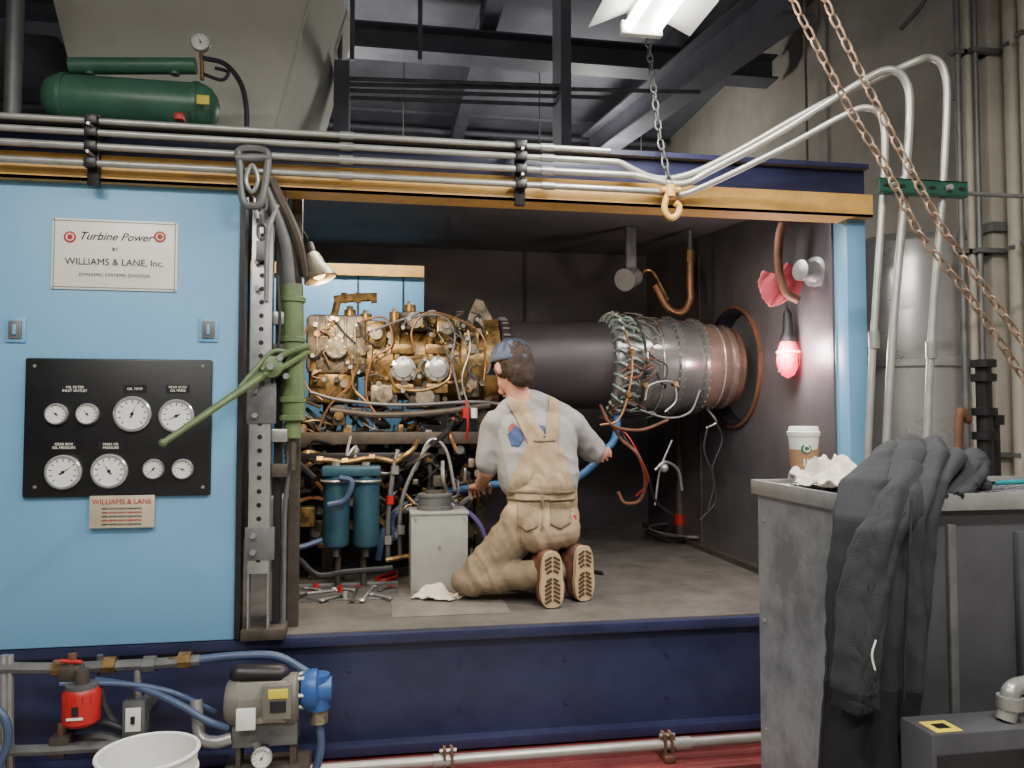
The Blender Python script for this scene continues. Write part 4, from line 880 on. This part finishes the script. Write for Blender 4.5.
def hand(name,w,f,pn,th,curl):
    f=f.normalized(); pn=(pn-f*pn.dot(f)).normalized(); s_=f.cross(pn); 
    if s_.dot(th)<0: s_=-s_
    pr=[('c',w-f*.02,.026,w+f*.02,.024,skin)]
    for i,(o,ln) in enumerate(((.030,.92),(.010,1.),(-.010,.95),(-.029,.76))):
        k0=w+f*.015+s_*o*.5; k1=w+f*(.092-.004*abs(i-1))+s_*o; pr.append(('c',k0,.015,k1,.0125,skin)); p=k1; a=0
        for sg,(L_,r) in enumerate(((.044*ln,.0095),(.028*ln,.0085),(.022*ln,.0075))):
            a+=curl[sg]; d=f*math.cos(a)+pn*math.sin(a); q=p+d*L_+s_*(o*.06); pr.append(('c',p,r+.001,q,r,skin)); p=q
    p=w+f*.025+s_*.028; d=(f*.6+s_*.65+pn*.35).normalized(); q=p+d*.042; pr.append(('c',w+f*.02+s_*.01,.017,p,.015,skin)); pr.append(('c',p,.014,q,.0115,skin)); d2=(f*.75+s_*.1+pn*.7).normalized(); q2=q+d2*.03; pr.append(('c',q,.0112,q2,.010,skin)); d3=(f*.5-s_*.2+pn*.8).normalized(); pr.append(('c',q2,.010,q2+d3*.024,.0085,skin))
    return blob(name,pr,.0032,3,None,man)
hand('right_hand',RW,V((.05,.9,.15)),V((.3,.1,-1)),V((-1,0,.2)),(.75,1.0,.7))
hand('left_hand',LW,V((-.1,1,-.05)),V((.3,.0,-1)),V((1,0,0)),(.4,.6,.5))
def bootm(name,ank,back):
    sd=back.cross(V((0,0,1))).normalized()
    heel=ank+back*.055+V((0,0,.03)); toe=V((ank.x+back.x*.05,ank.y+back.y*.05,FZ+.05))
    pr=[('c',ank-back*.06,.054,ank,.056,boot),('c',ank,.052,heel-back*.03,.048,boot),('c',heel-back*.045,.047,toe-back*.03,.05,boot),('c',ank,.052,toe-back*.03,.05,boot)]
    blob(name+'_upper',pr,.007,4,None,man)
    b=B(name+'_sole'); n=28; L_=[];H=heel.z+.042-FZ-.002; zc=FZ+.002+H/2
    for i in range(n):
        a=2*math.pi*i/n; zz=math.sin(a); w=.054*(1+.12*(-zz)) *(1-.12*math.exp(-((zz-.1)/.3)**2)); x=w*abs(math.cos(a))**.6*(1 if math.cos(a)>0 else -1); L_.append(V((toe.x,toe.y,zc))+back*.012+sd*x+V((0,0,zz*H/2)))
    b.prism(L_,back*.022,sole)
    for j in range(11):
        z=FZ+.03+(H-.06)*j/10; w=.035 if abs(j-6)>1 else .028
        if j in(6,): continue
        c=V((toe.x,toe.y,z))+back*.035
        for s2 in (-1,1):
            R=Matrix((sd,back,V((0,0,1)))).transposed()@Euler((0,.5*s2,0)).to_matrix(); b.obox(c+sd*(s2*w*.55),(w*.95,.006,.009),tread,R)
    o=b.done(); o.parent=man
bootm('left_boot',P(546,566,.30),V((.12,-.97,.05)).normalized())
bootm('right_boot',P(574,560,.40),V((.35,-.93,.05)).normalized())
# ---------- light fixtures ----------
def fixture(name,c,ln,power,along='x',w=.3,col=(1,.97,.9),rod=4.5,pt=0,bm_=None):
    b=B(name); c=V(c); dx=V((1,0,0)) if along=='x' else V((0,1,0)); dy=V((0,1,0)) if along=='x' else V((1,0,0))
    sz=lambda a,bb,h:(a,bb,h) if along=='x' else (bb,a,h)
    b.obox(c+V((0,0,.05)),sz(ln,.1,.06 if rod>3 else .03),white,None,.005)
    for s_ in (-1,1):
        if rod>3:
            p=[c-dx*ln/2+dy*.05*s_+V((0,0,.07)),c+dx*ln/2+dy*.05*s_+V((0,0,.07)),c+dx*ln/2+dy*w/2*s_-V((0,0,.0)),c-dx*ln/2+dy*w/2*s_-V((0,0,.0))]
            b.prism(p,V((0,0,.004)),white)
        b.cyl(c-dx*ln*.47+dy*.055*s_,c+dx*ln*.47+dy*.055*s_,.018,bm_ or bulb,n=12)
        b.obox(c+dx*ln*.48*s_+V((0,0,.0)),sz(.03,.16,.05),white,None,.004)
    for s_ in (-1,1):
        if rod>3: b.tube([c+dx*ln*.4*s_+V((0,0,.08)),V((*(c+dx*ln*.4*s_).xy,rod))],.006,steeld,6,False)
    o=b.done(); light('tube_or_fill_light','AREA',c-V((0,0,.03)),power,col,ln*.9 if along=='x' else .12,.12 if along=='x' else ln*.9,parent=o)  # area light under every fixture, the visible one and the added ones
    if pt: light('added_fill_point','POINT',c+V((0,-.05,.25)),pt,col,.2,parent=o)  # extra point light added above the tubes as fill
f=P(652,2,-.55); fixture('fluorescent_or_fill_fixture',(f.x+.04,-.8,f.z+.02),1.0,36,'y',w=.4,bm_=bulbx)
fixture('fluorescent_or_fill_fixture',(-1.3,-2.2,3.3),1.2,72,pt=14); fixture('fluorescent_or_fill_fixture',(1.2,-2.4,3.3),1.2,76,pt=16)  # unseen pair added on the camera side as main light
fixture('fluorescent_or_fill_fixture',(0,-4.2,3.4),1.2,90,pt=15)  # unseen fixture added behind the camera for overall light
fixture('added_fill_strip',(-.05,.3,2.345),.8,8,rod=2.4); fixture('added_fill_strip',(1.35,.3,2.345),.8,8,rod=2.4)  # unseen strips added behind the beam to brighten the enclosure interior
fixture('fluorescent_or_fill_fixture',(-.3,3.1,3.15),1.2,34,pt=40); fixture('fluorescent_or_fill_fixture',(1.9,3.8,3.3),1.2,28,pt=50)  # unseen fixtures added behind the roof edge to light the background
w=bpy.data.worlds.new('world'); bpy.context.scene.world=w; w.use_nodes=True; w.node_tree.nodes['Background'].inputs[0].default_value=(.5,.52,.6,1); w.node_tree.nodes['Background'].inputs[1].default_value=.15
